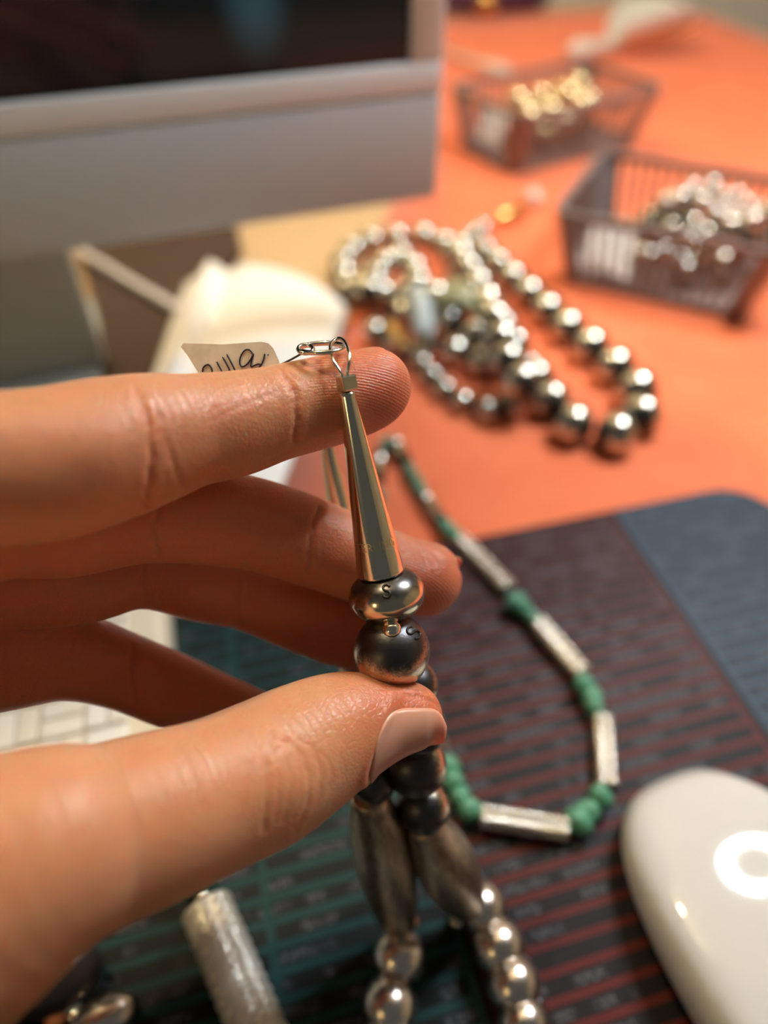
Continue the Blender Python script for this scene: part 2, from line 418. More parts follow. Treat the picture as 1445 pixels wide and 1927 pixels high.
mouse()

# ------------------------------------------------------------------ beads
def bead_prof(n=12, ax=1.0, hole=.14, pw=2.0):
    out = []
    a0 = math.asin(hole)
    for i in range(n+1):
        a = a0+(math.pi-2*a0)*i/n
        out.append((abs(math.sin(a))**(2/pw), -math.cos(a)*ax))
    return out
def nugget(seed):
    r = np.random.default_rng(seed); v, f = lathe(bead_prof(8, .85, .12, 2.3), 12); ph = r.uniform(0, 6, 6)
    v = [Vector(p)*(1+.10*math.sin(3*p[0]+ph[0])+.09*math.sin(3*p[1]+ph[1]+2*p[2])+.06*math.sin(4*p[2]+ph[2])) for p in v]; return v, f
BM = {}
M['gilt'] = mat('gilt_bead', (.86, .70, .42), .14, 1.0)[0]  # yellow lamp glints put into the colour of these beads
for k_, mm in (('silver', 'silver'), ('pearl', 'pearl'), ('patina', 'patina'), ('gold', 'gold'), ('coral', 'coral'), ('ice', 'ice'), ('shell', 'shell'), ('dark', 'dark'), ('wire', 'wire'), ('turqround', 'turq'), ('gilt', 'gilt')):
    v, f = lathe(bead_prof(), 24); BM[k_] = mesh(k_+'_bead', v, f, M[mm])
for i in range(4):
    v, f = nugget(i); BM['nug%d' % i] = mesh('turquoise_nugget', v, f, M['turq'])
v, f = lathe([(.80, -1), (.98, -.985), (1, -.95), (1, -.90), (.93, -.885), (.93, .885), (1, .90), (1, .95), (.98, .985), (.80, 1)], 20); BM['tube'] = mesh('tube_bead', v, f, M['tube_bright']); BM['tube_small'] = mesh('tube_bead', v, f, M['silver'])
pr_ = [(.50, -1), (.56, -.985), (.64, -.93)]+[(.62+.38*math.cos(t*math.pi/2*.98)**.8, t*.9) for t in np.linspace(-1, 1, 13)]+[(.64, .93), (.56, .985), (.50, 1)]
v, f = lathe(pr_, 24); BM['barrel'] = mesh('barrel_bead', v, f, M['tube'])
v, f = lathe([(.7, -1), (.97, -.9), (1, -.6), (1, .6), (.97, .9), (.7, 1)], 20); BM['disc'] = mesh('disc_bead', v, f, M['turq']); BM['disc_white'] = mesh('disc_bead', v, f, M['shell'])
def bead(name, key, parent, p, axis, r, half=None):
    return link_obj(name, BM[key], parent, p, qz(axis), (r, r, half or r))
def cord(parent, pts, r=.0005):
    o0 = parent_world(parent); v, f = tube([p-o0 for p in pts], r, 6); return link_obj('string', mesh('string', v, f, M['string']), parent, o0)

def strand(name, label, pts, rads, key, cat='necklace', group=None, gap=1.02, closed=False, taper=None, alt=None):
    """a strand of beads threaded along a path; rads = (end radius, middle radius)"""
    path = smoothpath(pts, 10, closed)
    L = [0.0]
    for a, b_ in zip(path, path[1:]): L.append(L[-1]+(b_-a).length)
    tot = L[-1]; root = thing(name, label, cat, Vector((path[0].x, path[0].y, path[0].z)), group)
    def at(s):
        k = int(np.searchsorted(L, s)); k = min(max(k, 1), len(path)-1)
        t = (s-L[k-1])/max(L[k]-L[k-1], 1e-9); return path[k-1].lerp(path[k], t), (path[k]-path[k-1]).normalized()
    s = 0.0; i = 0
    while True:
        u_ = min(max(s/tot, 0), 1); r = rads[0]+(rads[1]-rads[0])*math.sin(math.pi*u_)**.7
        kk = key
        if alt and i % alt[0] == alt[0]-1: kk = alt[1]; r *= alt[2]
        s += r
        if s+r > tot: break
        p, t = at(s); bead('bead', kk, root, p, t, r*1.02, r*.93); s += r*(2*gap-1); i += 1
    cord(root, path[::3]+[path[-1]])
    return root

# ------------------------------------------------------------------ heap of silver strands on the cloth
def gp(l, z): return [pg(x_, y_, z) for x_, y_ in l]
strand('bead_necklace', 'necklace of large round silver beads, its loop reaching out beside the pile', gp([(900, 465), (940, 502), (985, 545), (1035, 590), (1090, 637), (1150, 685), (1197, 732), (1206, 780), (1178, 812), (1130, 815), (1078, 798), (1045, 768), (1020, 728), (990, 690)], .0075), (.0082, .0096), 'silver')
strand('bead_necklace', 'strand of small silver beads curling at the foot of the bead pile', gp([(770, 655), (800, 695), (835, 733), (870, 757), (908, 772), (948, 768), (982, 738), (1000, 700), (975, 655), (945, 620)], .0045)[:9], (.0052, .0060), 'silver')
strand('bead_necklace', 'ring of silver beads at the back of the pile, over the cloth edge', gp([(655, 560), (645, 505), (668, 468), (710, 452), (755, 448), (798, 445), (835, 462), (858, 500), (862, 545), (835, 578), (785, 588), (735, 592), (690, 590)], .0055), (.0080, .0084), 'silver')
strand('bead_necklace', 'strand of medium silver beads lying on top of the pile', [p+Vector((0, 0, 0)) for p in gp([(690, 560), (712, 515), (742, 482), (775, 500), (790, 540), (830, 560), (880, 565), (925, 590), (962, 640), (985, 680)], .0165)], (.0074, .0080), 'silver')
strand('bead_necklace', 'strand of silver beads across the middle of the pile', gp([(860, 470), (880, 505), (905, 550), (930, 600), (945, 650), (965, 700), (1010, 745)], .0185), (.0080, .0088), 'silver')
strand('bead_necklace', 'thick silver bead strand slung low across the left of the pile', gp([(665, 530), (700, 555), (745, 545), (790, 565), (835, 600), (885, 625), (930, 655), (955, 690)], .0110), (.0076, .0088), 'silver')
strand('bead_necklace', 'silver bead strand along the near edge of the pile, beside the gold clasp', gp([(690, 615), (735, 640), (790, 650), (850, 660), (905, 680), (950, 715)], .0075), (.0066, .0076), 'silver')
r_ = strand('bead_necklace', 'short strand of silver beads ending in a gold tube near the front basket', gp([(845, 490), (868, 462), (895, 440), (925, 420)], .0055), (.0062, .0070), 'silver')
a_, b_ = pg(932, 412, .006), pg(992, 392, .006); bead('gold_tube', 'gold', r_, (a_+b_)/2, b_-a_, .0048, (b_-a_).length/2)
bead('white_knot', 'shell', r_, pg(1004, 372, .006), b_-a_, .0058)
a_, b_ = pg(728, 600, .020), pg(760, 650, .020); o = link_obj('gold_clasp', BM['gold'], None, (a_+b_)/2, qz(b_-a_), (.0026, .0026, (b_-a_).length/2)); tag(o, 'slim gold bar clasp lying on the bead pile', 'clasp')
def leafcard(name, label, cat, P, material, z, bow=.004, thick=.0006):
    v, f = [], []; n = 8
    for i in range(n+1):
        s = i/n
        for j in range(5):
            t = j/4; p = (P[0]*(1-s)+P[1]*s)*(1-t)+(P[3]*(1-s)+P[2]*s)*t; p = p+Vector((0, 0, z+bow*math.sin(math.pi*s)+.002*math.sin(math.pi*t))); v.append(p)
    for i in range(n):
        for j in range(4): f.append((i*5+j, i*5+j+1, (i+1)*5+j+1, (i+1)*5+j))
    o = at_world(name, v, f, material); md = o.modifiers.new('thickness', 'SOLIDIFY'); md.thickness = thick; return tag(o, label, cat)
leafcard('paper_tag', 'pale blue curled tag at the edge of the bead pile', 'tag', [pg(765, 590), pg(808, 600), pg(815, 690), pg(775, 690)], mat('tag_blue', (.50, .57, .57), .5)[0], .016, .004)
leafcard('shell_pendant', 'olive green shell pendant on the bead pile', 'pendant', [pg(815, 600), pg(895, 605), pg(890, 650), pg(820, 645)], M['olive'], .019, .005, .0022)

# ------------------------------------------------------------------ baskets and what lies in them
def basket(label, c0, ang, bw_, bd_, rw, rd, h, ns, nd, group):
    """base bw x bd, rim rw x rd, slatted sides"""
    root = thing('basket', label, 'basket', c0, group); R = Matrix.Rotation(ang, 3, 'Z')
    z0 = .0012
    def P(a, b_, t):                                           # a,b in -1..1, t 0..1 height
        x_ = a*(bw_+(rw-bw_)*t)/2; y_ = b_*(bd_+(rd-bd_)*t)/2; return R @ Vector((x_, y_, z0+h*t))
    def ring(t, wd, ht, name):
        v, f = [], []
        loops = []
        for dz_, ins in ((-ht/2, 0), (ht/2, 0), (ht/2, wd), (-ht/2, wd)):
            lp = []
            for a, b_ in ((-1, -1), (1, -1), (1, 1), (-1, 1)):
                for k in range(5):
                    ca = {(-1, -1): 180, (1, -1): 270, (1, 1): 0, (-1, 1): 90}[(a, b_)]+22.5*k; rr = .012
                    q = P(a, b_, t); q = R.transposed() @ q
                    q = Vector((q.x-a*rr, q.y-b_*rr, q.z))+Vector((math.cos(math.radians(ca)), math.sin(math.radians(ca)), 0))*(rr-ins)+Vector((0, 0, dz_)); lp.append(R @ q)
            loops.append(lp)
        n = len(loops[0])
        for lp in loops: v += lp
        for i in range(4):
            for k in range(n): k2 = (k+1) % n; i2 = (i+1) % 4; f.append((i*n+k, i*n+k2, i2*n+k2, i2*n+k))
        link_obj(name, mesh(name, v, f, M['basket'], False), root, c0)
    ring(1.0, .0035, .0040, 'rim'); ring(.06, .003, .0035, 'base_rim')
    v, f = prism([(R @ Vector((a*bw_/2*.97, b_*bd_/2*.97, 0))).to_2d() for a, b_ in ((-1, -1), (1, -1), (1, 1), (-1, 1))], z0, z0+.0015)
    link_obj('bottom', mesh('bottom', v, f, M['basket'], False), root, c0)
    for side in range(4):
        n = ns if side % 2 == 0 else nd
        for i in range(n):
            a = -.80+1.60*i/(n-1)
            q = {0: lambda t: P(a, -1, t), 1: lambda t: P(1, a, t), 2: lambda t: P(a, 1, t), 3: lambda t: P(-1, a, t)}[side]
            p0, p1 = q(.07), q(.97); inw = -(R @ Vector(((0, -1, 0), (1, 0, 0), (0, 1, 0), (-1, 0, 0))[side]))*.0016
            v, f = tube([p0+inw, p1+inw], .00115, 6); link_obj('slat', mesh('slat', v, f, M['basket'], False), root, c0)
    for a, b_ in ((-1, -1), (1, -1), (1, 1), (-1, 1)):           # broad rounded corner posts
        v, f = [], []
        for t in (.05, 1.0):
            for ins in (0, .002):
                for k in range(6):
                    ca = math.radians({(-1, -1): 180, (1, -1): 270, (1, 1): 0, (-1, 1): 90}[(a, b_)]+18*k); rr = .012
                    q = R.transposed() @ P(a, b_, t); q = Vector((q.x-a*rr, q.y-b_*rr, q.z))+Vector((math.cos(ca), math.sin(ca), 0))*(rr-ins); v.append(R @ q)
        for k in range(5): f += [(k, k+1, 12+k+1, 12+k), (6+k, 18+k, 18+k+1, 6+k+1)]
        link_obj('corner_post', mesh('corner_post', v, f, M['basket'], True), root, c0)
    return root, R
def coil(c0, R, w_, d_, z, turns, seed, n=26):
    r = np.random.default_rng(seed); pts = []
    for i in range(n):
        t = i/(n-1); a = 2*math.pi*turns*t+r.uniform(0, .3); k = .35+.6*abs(math.sin(2.2*t*math.pi+seed))
        pts.append(c0+R @ Vector((w_/2*k*math.cos(a), d_/2*k*math.sin(a), z+.006*math.sin(3*a+seed)+.006*t)))
    return pts
FB = pg(1050, 530); FR = pg(1395, 620); w1 = (FR-FB).length; e1 = (FR-FB).normalized(); e1.rotate(Matrix.Rotation(math.radians(4), 3, 'Z')); e2 = Vector((-e1.y, e1.x, 0)); ang1 = math.atan2(e1.y, e1.x)
bd1 = .088
c1 = FB+e1*w1/2+e2*bd1/2; c1.z = 0
_, R1 = basket('brown slatted plastic basket holding silver necklaces and white price tags', c1, ang1, w1, bd1, w1+.018, bd1+.018,   .040, 15, 13, 'slatted baskets')
F0, F1, F2 = pg(965, 335), pg(1200, 277), pg(867, 286); e1b = (F1-F0).normalized(); e2b = Vector((-e1b.y, e1b.x, 0)); ang2 = math.atan2(e1b.y, e1b.x)
w2, bd2 = (F1-F0).length, .072; c2 = F0+e1b*w2/2+e2b*bd2/2; c2.z = 0
_, R2 = basket('brown slatted plastic basket of loose bead strands beside the white scoop', c2, ang2, w2, bd2, w2+.014, bd2+.020, .042, 17, 11, 'slatted baskets')
for i, (z_, t_, lb) in enumerate(((.0125, 2.2, 'silver bead strand coiled at the bottom of the tagged basket'), (.022, 1.6, 'silver bead strand on top in the tagged basket'), (.034, 1.2, 'polished bead strand heaped against the back of the tagged basket'))):
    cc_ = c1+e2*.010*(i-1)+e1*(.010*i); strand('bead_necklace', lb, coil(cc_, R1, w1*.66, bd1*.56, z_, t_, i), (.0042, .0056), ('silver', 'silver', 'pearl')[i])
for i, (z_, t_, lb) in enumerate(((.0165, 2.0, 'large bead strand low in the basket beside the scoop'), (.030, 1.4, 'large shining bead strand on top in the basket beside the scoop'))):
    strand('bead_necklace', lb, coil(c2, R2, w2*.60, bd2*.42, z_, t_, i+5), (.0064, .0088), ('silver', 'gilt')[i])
def standtag(label, p, ang, w_, h_, lean, group=None):
    v, f = prism(rrect(-w_/2, w_/2, 0, h_, .0015, 3), -.0003, .0003)
    e = Matrix.Rotation(ang, 4, 'Z') @ Matrix.Rotation(math.radians(90-lean), 4, 'X')
    o = link_obj('price_tag', mesh('price_tag', v, f, M['paper'], False), None, p, e.to_quaternion()); tag(o, label, 'price tag', group)
for i in range(4):
    standtag(('white price tag next to the corner post of the tagged basket', 'second white price tag from the corner post of the tagged basket', 'third white price tag from the corner post of the tagged basket', 'fourth white price tag from the corner post of the tagged basket')[i], FB+e1*(.012+.0080*i)+e2*.0050+Vector((0, 0, .011-.001*i)), ang1+.12*i-.1, .0062, .027, 38, 'tags in the front basket')
for i in range(2):
    standtag(('cream price tag leaning on the end slats of the basket beside the scoop', 'cream price tag deeper inside the basket beside the scoop')[i], F0+e2b*(.042+.010*i)+e1b*.010+Vector((0, 0, .010)), ang2-1.2+.1*i, .012, .028, 36, 'tags in the back basket')

# ------------------------------------------------------------------ things at the far end of the cloth
def scoop():
    a, b2 = pg(1085, 95, .012), pg(1300, 55, .014); d = (b2-a); L = d.length; t = d.normalized(); sd = Vector((-t.y, t.x, 0))
    root = thing('scoop', 'white plastic scoop lying on the orange cloth beyond the baskets', 'scoop', Vector((a.x, a.y, .001)))
    n, k = 16, 10; v, f = [], []
    for i in range(n+1):
        s = i/n; wd = .030*math.sin(math.pi*(.06+.90*s))**.6
        for j in range(k+1):
            q = -1+2*j/k; v.append(a+t*(L*(.30+.70*s))+sd*q*wd+Vector((0, 0, .000+.030*abs(q)**2.2*math.sin(math.pi*(.1+.8*s))**.5+.002)))
    for i in range(n):
        for j in range(k): f.append((i*(k+1)+j, i*(k+1)+j+1, (i+1)*(k+1)+j+1, (i+1)*(k+1)+j))
    o = at_world('bowl', v, f, M['scoop'], root); md = o.modifiers.new('thickness', 'SOLIDIFY'); md.thickness = .002; md.offset = 1
    v, f = tube([a+t*(L*.36), a+t*(L*.22), a+t*(L*.10), a+t*(L*.02), a-t*.01], [.006, .007, .008, .0105, .006], 14); at_world('handle', v, f, M['scoop'], root)
scoop()
pp = [pg(822, 92, .004), pg(870, 112, .006), pg(915, 125, .008), pg(955, 132, .006)]
v, f = [], []
for i, p in enumerate(smoothpath(pp, 5)):
    sd = Vector((-.25, .97, 0)); v += [p-sd*.010, p-sd*.004+Vector((0, 0, .004)), p+sd*.004+Vector((0, 0, .004)), p+sd*.010]
nn = len(v)//4
for i in range(nn-1):
    for j in range(3): f.append((i*4+j, (i+1)*4+j, (i+1)*4+j+1, i*4+j+1))
o = at_world('paper_strip', v, f, M['plastic']); md = o.modifiers.new('thickness', 'SOLIDIFY'); md.thickness = .0012
tag(o, 'cream folded paper strip behind the basket of loose beads', 'paper strip')
def pouch():
    c0 = pg(890, 8, 0); c0.z = .0012; root = thing('cloth_pouch', 'dark purple cloth pouch with a gold bead at the back of the desk', 'pouch', c0)
    v, f = lathe([(.02, 0), (.95, .0), (1, .12), (.92, .36), (.70, .6), (.38, .74), (.26, .86), (.34, 1.0), (.05, .97)], 28)
    v = [Vector(p) for p in v]
    v = [Vector((p.x*.105*(1+.05*math.sin(5*math.atan2(p.y, p.x))), p.y*.07*(1+.06*math.sin(7*math.atan2(p.y, p.x))), p.z*.06)) for p in v]
    link_obj('bag', mesh('bag', v, f, M['purple']), root, c0)
    bead('gold_bead', 'gold', root, pg(916, 6, .016), (1, 0, 0), .013)
pouch()

# ------------------------------------------------------------------ turquoise and silver tube necklace on the mat
def zat(x_, y_):
    p = pg(x_, y_); u_, v_ = p.dot(U), p.dot(V); return MATZ if v_ < .168 else .0006
tn = thing('turquoise_necklace', 'green turquoise and silver tube necklace curving across cloth and mat', 'necklace', pg(1140, 1480, MATZ))
def tb(x0, y0, x1, y1, r, key='tube'):
    a, b2 = pg(x0, y0, zat(x0, y0)+r), pg(x1, y1, zat(x1, y1)+r); bead('tube_bead', key, tn, (a+b2)/2, b2-a, r, (b2-a).length/2)
def tq(x0, y0, r, k, ax=(1, 0, 0), half=None): bead('turquoise_bead', 'nug%d' % (k % 4), tn, pg(x0, y0, zat(x0, y0)+r), ax, r*.84, half)
seq = [(700, 960), (708, 915), (712, 870), (722, 838), (745, 838), (762, 868), (782, 905), (800, 935), (822, 965), (845, 1002), (870, 1022), (915, 1068), (955, 1107), (972, 1132), (998, 1158), (1052, 1218), (1098, 1272), (1104, 1298), (1118, 1325), (1136, 1350), (1143, 1415), (1140, 1480), (1130, 1502), (1098, 1540), (1062, 1560), (985, 1556), (905, 1537), (880, 1520), (862, 1488), (852, 1462), (846, 1425), (835, 1390)]
cord(tn, smoothpath([pg(x_, y_, zat(x_, y_)+.003) for x_, y_ in seq], 4), .0006)
for q in ((866, 1016, 957, 1108), (1012, 1172, 1096, 1268), (1134, 1352, 1142, 1482), (1068, 1561, 904, 1536)): tb(*q, .0034)
tb(797, 935, 833, 982, .0030, 'tube_small'); tb(744, 834, 762, 866, .0032, 'tube_small'); tb(712, 900, 714, 860, .0030, 'tube_small')
for i, (x_, y_, r) in enumerate([(970, 1130, .0045), (985, 1147, .0036), (1000, 1160, .0034), (1098, 1290, .0042), (1112, 1312, .0040), (1118, 1332, .0036), (1130, 1500, .0044), (1108, 1528, .0040), (1090, 1546, .0044), (886, 1526, .0042), (866, 1500, .0040), (852, 1470, .0038), (846, 1440, .0036), (768, 880, .0034), (776, 896, .0034), (786, 912, .0034), (793, 925, .0033), (838, 990, .0036), (848, 1002, .0038), (858, 1010, .0036), (735, 832, .0030), (722, 838, .0034), (714, 935, .0034), (706, 955, .0034)]):
    tq(x_, y_, r, i, (random.uniform(-1, 1), random.uniform(-1, 1), random.uniform(-.6, .6)))

# ------------------------------------------------------------------ shell tube necklace and dark stone necklace, lower left
sn = thing('shell_necklace', 'necklace with one thick pale ribbed tube lying on the mat under the thumb', 'necklace', pg(430, 1800, MATZ))
a, b2 = pg(386, 1702, MATZ+.0062), pg(512, 2005, MATZ+.0062)
ax = (b2-a); Lb = ax.length
nr = 13; prof = [(.45, -1), (.88, -.99)]
for i in range(nr):
    z0_ = -.985+1.97*i/nr; dz_ = 1.97/nr
    prof += [(.94, z0_+.001), (1.0, z0_+dz_*.25), (1.0, z0_+dz_*.75), (.94, z0_+dz_*.97)]
prof += [(.88, .99), (.45, 1)]
v, f = lathe(prof, 28)
link_obj('ribbed_tube', mesh('ribbed_tube', v, f, M['tube_shell']), sn, (a+b2)/2, qz(ax), (.0062, .0062, Lb/2))
an = ax.normalized()
bead('spacer_bead', 'silver', sn, a-an*.0022, ax, .0021); bead('disc_bead', 'disc', sn, a-an*.0062+Vector((0, 0, -.001)), ax, .0040, .0018); bead('disc_bead', 'disc_white', sn, a-an*.0100, ax, .0042, .0020)
bead('disc_bead', 'disc', sn, a-an*.0142, ax, .0042, .0020); bead('spacer_bead', 'silver', sn, b2+an*.003, ax, .0026)
cord(sn, [a-an*.018, a, b2, b2+an*.008])
dn = thing('stone_necklace', 'necklace with a dark stone bead and small mixed beads beside the pale tube', 'necklace', pg(110, 1880, MATZ))
cpt = pg(96, 1838, MATZ+.0085); bead('stone_bead', 'dark', dn, cpt, (1, .25, 0), .0082, .0112)
for (x_, y_, k_, r) in ((103, 1888, 'wire', .0017), (132, 1886, 'ice', .0027), (106, 1908, 'coral', .0028), (140, 1910, 'wire', .0018), (88, 1900, 'wire', .0014)):
    bead('small_bead', k_, dn, pg(x_, y_, MATZ+.0070), (random.random(), 1, .2), r)
bead('oval_bead', 'pearl', dn, pg(195, 1917, MATZ+.0055), (1, .45, 0), .0050, .0078)
cord(dn, [pg(75, 1850, .01), pg(130, 1898, .009), pg(240, 1905, .008)])

# ------------------------------------------------------------------ the held necklace
hn = thing('silver_necklace', 'oxidised silver bead necklace with long cone ends held between the fingers', 'necklace', pg(760, 1850, MATZ))
def cone(ptop, pbot, text=None, par=hn):
    d = pbot-ptop; L = d.length
    r0, r1 = .00128, .0041
    prof = [(r0*.75, 0), (r0, .004)]+[(r0+(r1-r0)*(t**1.06), t*.985) for t in np.linspace(.02, 1, 22)]+[(r1, .995), (r1*.96, 1.0)]
    v, f = lathe([(r, z*L) for r, z in prof], 40)
    o = link_obj('end_cone', mesh('end_cone', v, f, M['cone']), par, ptop, qz(d)); return o, L, r0, r1
ptop, pbot = px(652, 738, .1128), px(717, 1078, .1210)
cone_o, CL, cr0, cr1 = cone(ptop, pbot)
cdir = (pbot-ptop).normalized()
def glyphs(s, size):
    cu = bpy.data.curves.new('glyphs', 'FONT'); cu.body = s; cu.size = size; cu.align_x = 'CENTER'; cu.align_y = 'CENTER'; cu.resolution_u = 3
    ob = bpy.data.objects.new('glyphs', cu); COL.objects.link(ob)
    me = bpy.data.meshes.new_from_object(ob.evaluated_get(bpy.context.evaluated_depsgraph_get()))
    V_ = [p.co.copy() for p in me.vertices]; F_ = [list(p.vertices) for p in me.polygons]
    bpy.data.objects.remove(ob); bpy.data.curves.remove(cu); bpy.data.meshes.remove(me); return V_, F_
# stamped word around the cone near its wide end
V_, F_ = glyphs('STERLING', .0021)
zc = .815*CL; view = (CAM-(ptop+cdir*zc)).normalized(); nrm = (view-cdir*view.dot(cdir)).normalized(); sidev = nrm.cross(cdir)
tv = []
for p in V_:
    zz = zc-p.y; r = cr0+(cr1-cr0)*(zz/CL)+.00004; a = (p.x)/r*.92-.12
    tv.append(ptop+cdir*zz+(nrm*math.cos(a)-sidev*math.sin(a)*-1)*r)
o = at_world('stamped_word', tv, F_, mat('stamp_gold', (.74, .62, .36), .35, 1.0)[0], None, False)
o.parent = cone_o; o.matrix_parent_inverse = Matrix.Identity(4)
bpy.context.view_layer.update(); o.matrix_parent_inverse = cone_o.matrix_world.inverted() if cone_o.parent is None else (Matrix.Translation(parent_world(cone_o)) @ cone_o.rotation_quaternion.to_matrix().to_4x4()).inverted()
# rondelle under the cone
prof = []
for i in range(25):
    a = .10+(math.pi-.20)*i/24; r = math.sin(a)**.80; z_ = -math.cos(a)*.66; prof.append((r+(.012 if i == 12 else 0), z_))
v, f = lathe(prof, 40); rme = mesh('rondelle_bead', v, f, M['rondelle'])
rc = px(727.5, 1119, .1218); RR = .0066
raxis = (ptop-pbot).normalized()
link_obj('rondelle_bead', rme, hn, rc, qz(raxis), (RR, RR, RR))
BM['big'] = None
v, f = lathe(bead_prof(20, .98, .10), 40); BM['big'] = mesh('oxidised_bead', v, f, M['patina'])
def stamp(parent, c0, R_, p_on, rot, size, squash=1.0):
    V_, F_ = glyphs('S', size); n = (p_on-c0).normalized(); upd = (UPV-n*UPV.dot(n)).normalized(); sd = upd.cross(n)
    ca, sa = math.cos(rot), math.sin(rot); out = []; fo = []
    k = len(V_)
    for lay in (0, 1):
        for p in V_:
            x_, y_ = p.x*ca-p.y*sa, p.x*sa+p.y*ca; q = p_on+sd*x_+upd*y_; out.append(q)
    return out[:k], F_
small_c = px(737, 1184, .1178)
bead('spacer_bead', 'wire', hn, small_c, px(737, 1150, .112)-small_c, .0016, .0014)
bc = px(737, 1225, .1222); BR = .0066; baxis = (small_c-bc).normalized()
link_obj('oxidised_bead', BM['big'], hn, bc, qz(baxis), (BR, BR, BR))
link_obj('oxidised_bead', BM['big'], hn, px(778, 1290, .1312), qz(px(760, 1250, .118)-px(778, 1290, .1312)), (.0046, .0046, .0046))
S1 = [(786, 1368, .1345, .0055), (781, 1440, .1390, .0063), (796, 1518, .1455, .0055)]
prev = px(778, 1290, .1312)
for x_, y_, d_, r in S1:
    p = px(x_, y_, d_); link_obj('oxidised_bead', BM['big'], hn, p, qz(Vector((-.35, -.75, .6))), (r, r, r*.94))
# long barrels hanging down to the mat
def barrel(x0, y0, d0, x1, y1, d1, r): 
    a, b2 = px(x0, y0, d0), px(x1, y1, d1); bead('barrel_bead', 'barrel', hn, (a+b2)/2, b2-a, r, (b2-a).length/2)
zb = MATZ+.0058
def dmat(x_, y_, z_): return dep(pg(x_, y_, z_))
barrel(797, 1545, .1470, 880, 1705, dmat(880, 1705, .0125), .0068)
barrel(694, 1496, .1400, 752, 1742, dmat(752, 1742, .0095), .0064)
for x_, y_, r, k_ in ((905, 1708, .0063, 'pearl'), (938, 1780, .0063, 'pearl'), (966, 1851, .0063, 'pearl'), (985, 1925, .0058, 'pearl'), (1000, 2010, .0058, 'pearl'), (1000, 2100, .0058, 'pearl'), (968, 2180, .0058, 'pearl'), (905, 2235, .0058, 'pearl'), (830, 2250, .0058, 'pearl'), (760, 2220, .0058, 'pearl'), (718, 2150, .0058, 'pearl'), (706, 2065, .0058, 'pearl'), (715, 1980, .0058, 'pearl'), (733, 1893, .0063, 'pearl'), (751, 1800, .0063, 'pearl')):
    bead('pearl_bead', k_, hn, pg(x_, y_, MATZ+r), (random.uniform(-.3, .3), 1, random.uniform(-.2, .2)), r)
for x_, y_, r, k_ in ((752, 1742, .0026, 'turqround'), (771, 1735, .0020, 'coral'), (745, 1848, .0024, 'dark'), (872, 1722, .0024, 'turqround'), (860, 1735, .0020, 'silver'), (912, 1748, .0020, 'dark'), (905, 1780, .0024, 'silver'), (950, 1818, .0022, 'dark'), (1003, 1888, .0020, 'ice')):
    bead('spacer_bead', k_, hn, pg(x_, y_, MATZ+r+.002), (0, 1, 0), r)
# the other end of the necklace, behind the fingers
p2t, p2b = px(614, 828, .1480), px(664, 1090, .1540)
cone(p2t, p2b)
link_obj('rondelle_bead', rme, hn, px(671, 1122, .1550), qz(p2t-p2b), (RR, RR, RR))
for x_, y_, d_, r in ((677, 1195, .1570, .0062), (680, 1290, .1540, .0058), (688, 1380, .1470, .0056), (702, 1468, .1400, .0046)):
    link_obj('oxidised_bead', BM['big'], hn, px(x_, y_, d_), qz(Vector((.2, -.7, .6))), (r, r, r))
cord(hn, smoothpath([px(653, 735, .1128), pbot, rc, small_c, bc, px(778, 1290, .1312)]+[px(*q[:3]) for q in S1]+[px(797, 1545, .1470), px(880, 1705, dmat(880, 1705, .0125)), pg(905, 1708, zb), pg(938, 1780, zb), pg(966, 1851, zb), pg(985, 1925, zb), pg(1000, 2010, zb), pg(1000, 2100, zb), pg(968, 2180, zb), pg(905, 2235, zb), pg(830, 2250, zb), pg(760, 2220, zb), pg(718, 2150, zb), pg(706, 2065, zb), pg(715, 1980, zb), pg(733, 1893, zb), pg(751, 1800, zb), px(752, 1742, dmat(752, 1742, .0095)), px(694, 1496, .1400), px(702, 1468, .1400), px(688, 1380, .1470), px(680, 1290, .1540), px(677, 1195, .1570), px(671, 1122, .1550), p2b, p2t], 4), .0004)
# crimp, wire loop and jump ring on top of the cone
xd = (px(660, 722, .1125)-px(640, 724, .1125)).normalized()
v, f = box(.0026, .0023, .0024, .00018, 2)
zc_ = (ptop-pbot).normalized(); xc_ = (xd-zc_*xd.dot(zc_)).normalized(); Rm = Matrix((xc_, zc_.cross(xc_), zc_)).transposed() @ Matrix.Rotation(.55, 3, 'Z')
link_obj('crimp', mesh('crimp', v, f, mat('crimp_silver', (.62, .62, .52), .22, 1.0)[0], False), hn, px(652.5, 721, .1124), Rm.to_quaternion())
lp = smoothpath([px(648, 716, .1124), px(640, 700, .1122), px(629, 682, .1126), px(623, 664, .1140), px(622, 650, .1158), px(630, 640, .1172), px(640, 637, .1170), px(650, 645, .1150), px(657, 663, .1130), px(657, 685, .1120), px(654, 702, .1122), px(655, 716, .1124)], 6)
o0 = px(640, 680, .1125); v, f = tube([p-o0 for p in lp], .00030, 10); link_obj('wire_loop', mesh('wire_loop', v, f, M['wire']), hn, o0)
rp = []
for k in range(40):
    a = 2*math.pi*k/40; rp.append(px(606+43*math.cos(a), 655-9*math.sin(a)-2*math.cos(a), .1165+.0036*math.sin(a)))
o0 = px(606, 655, .1165); v, f = tube([p-o0 for p in rp], .00042, 10, True); link_obj('jump_ring', mesh('jump_ring', v, f, M['wire']), hn, o0)
rp = [px(575+14*math.cos(2*math.pi*k/24), 657-8*math.sin(2*math.pi*k/24), .1150+.0010*math.sin(2*math.pi*k/24)) for k in range(24)]
o0 = px(575, 657, .1150); v, f = tube([p-o0 for p in rp], .00036, 8, True); link_obj('jump_ring', mesh('jump_ring', v, f, M['wire']), hn, o0)

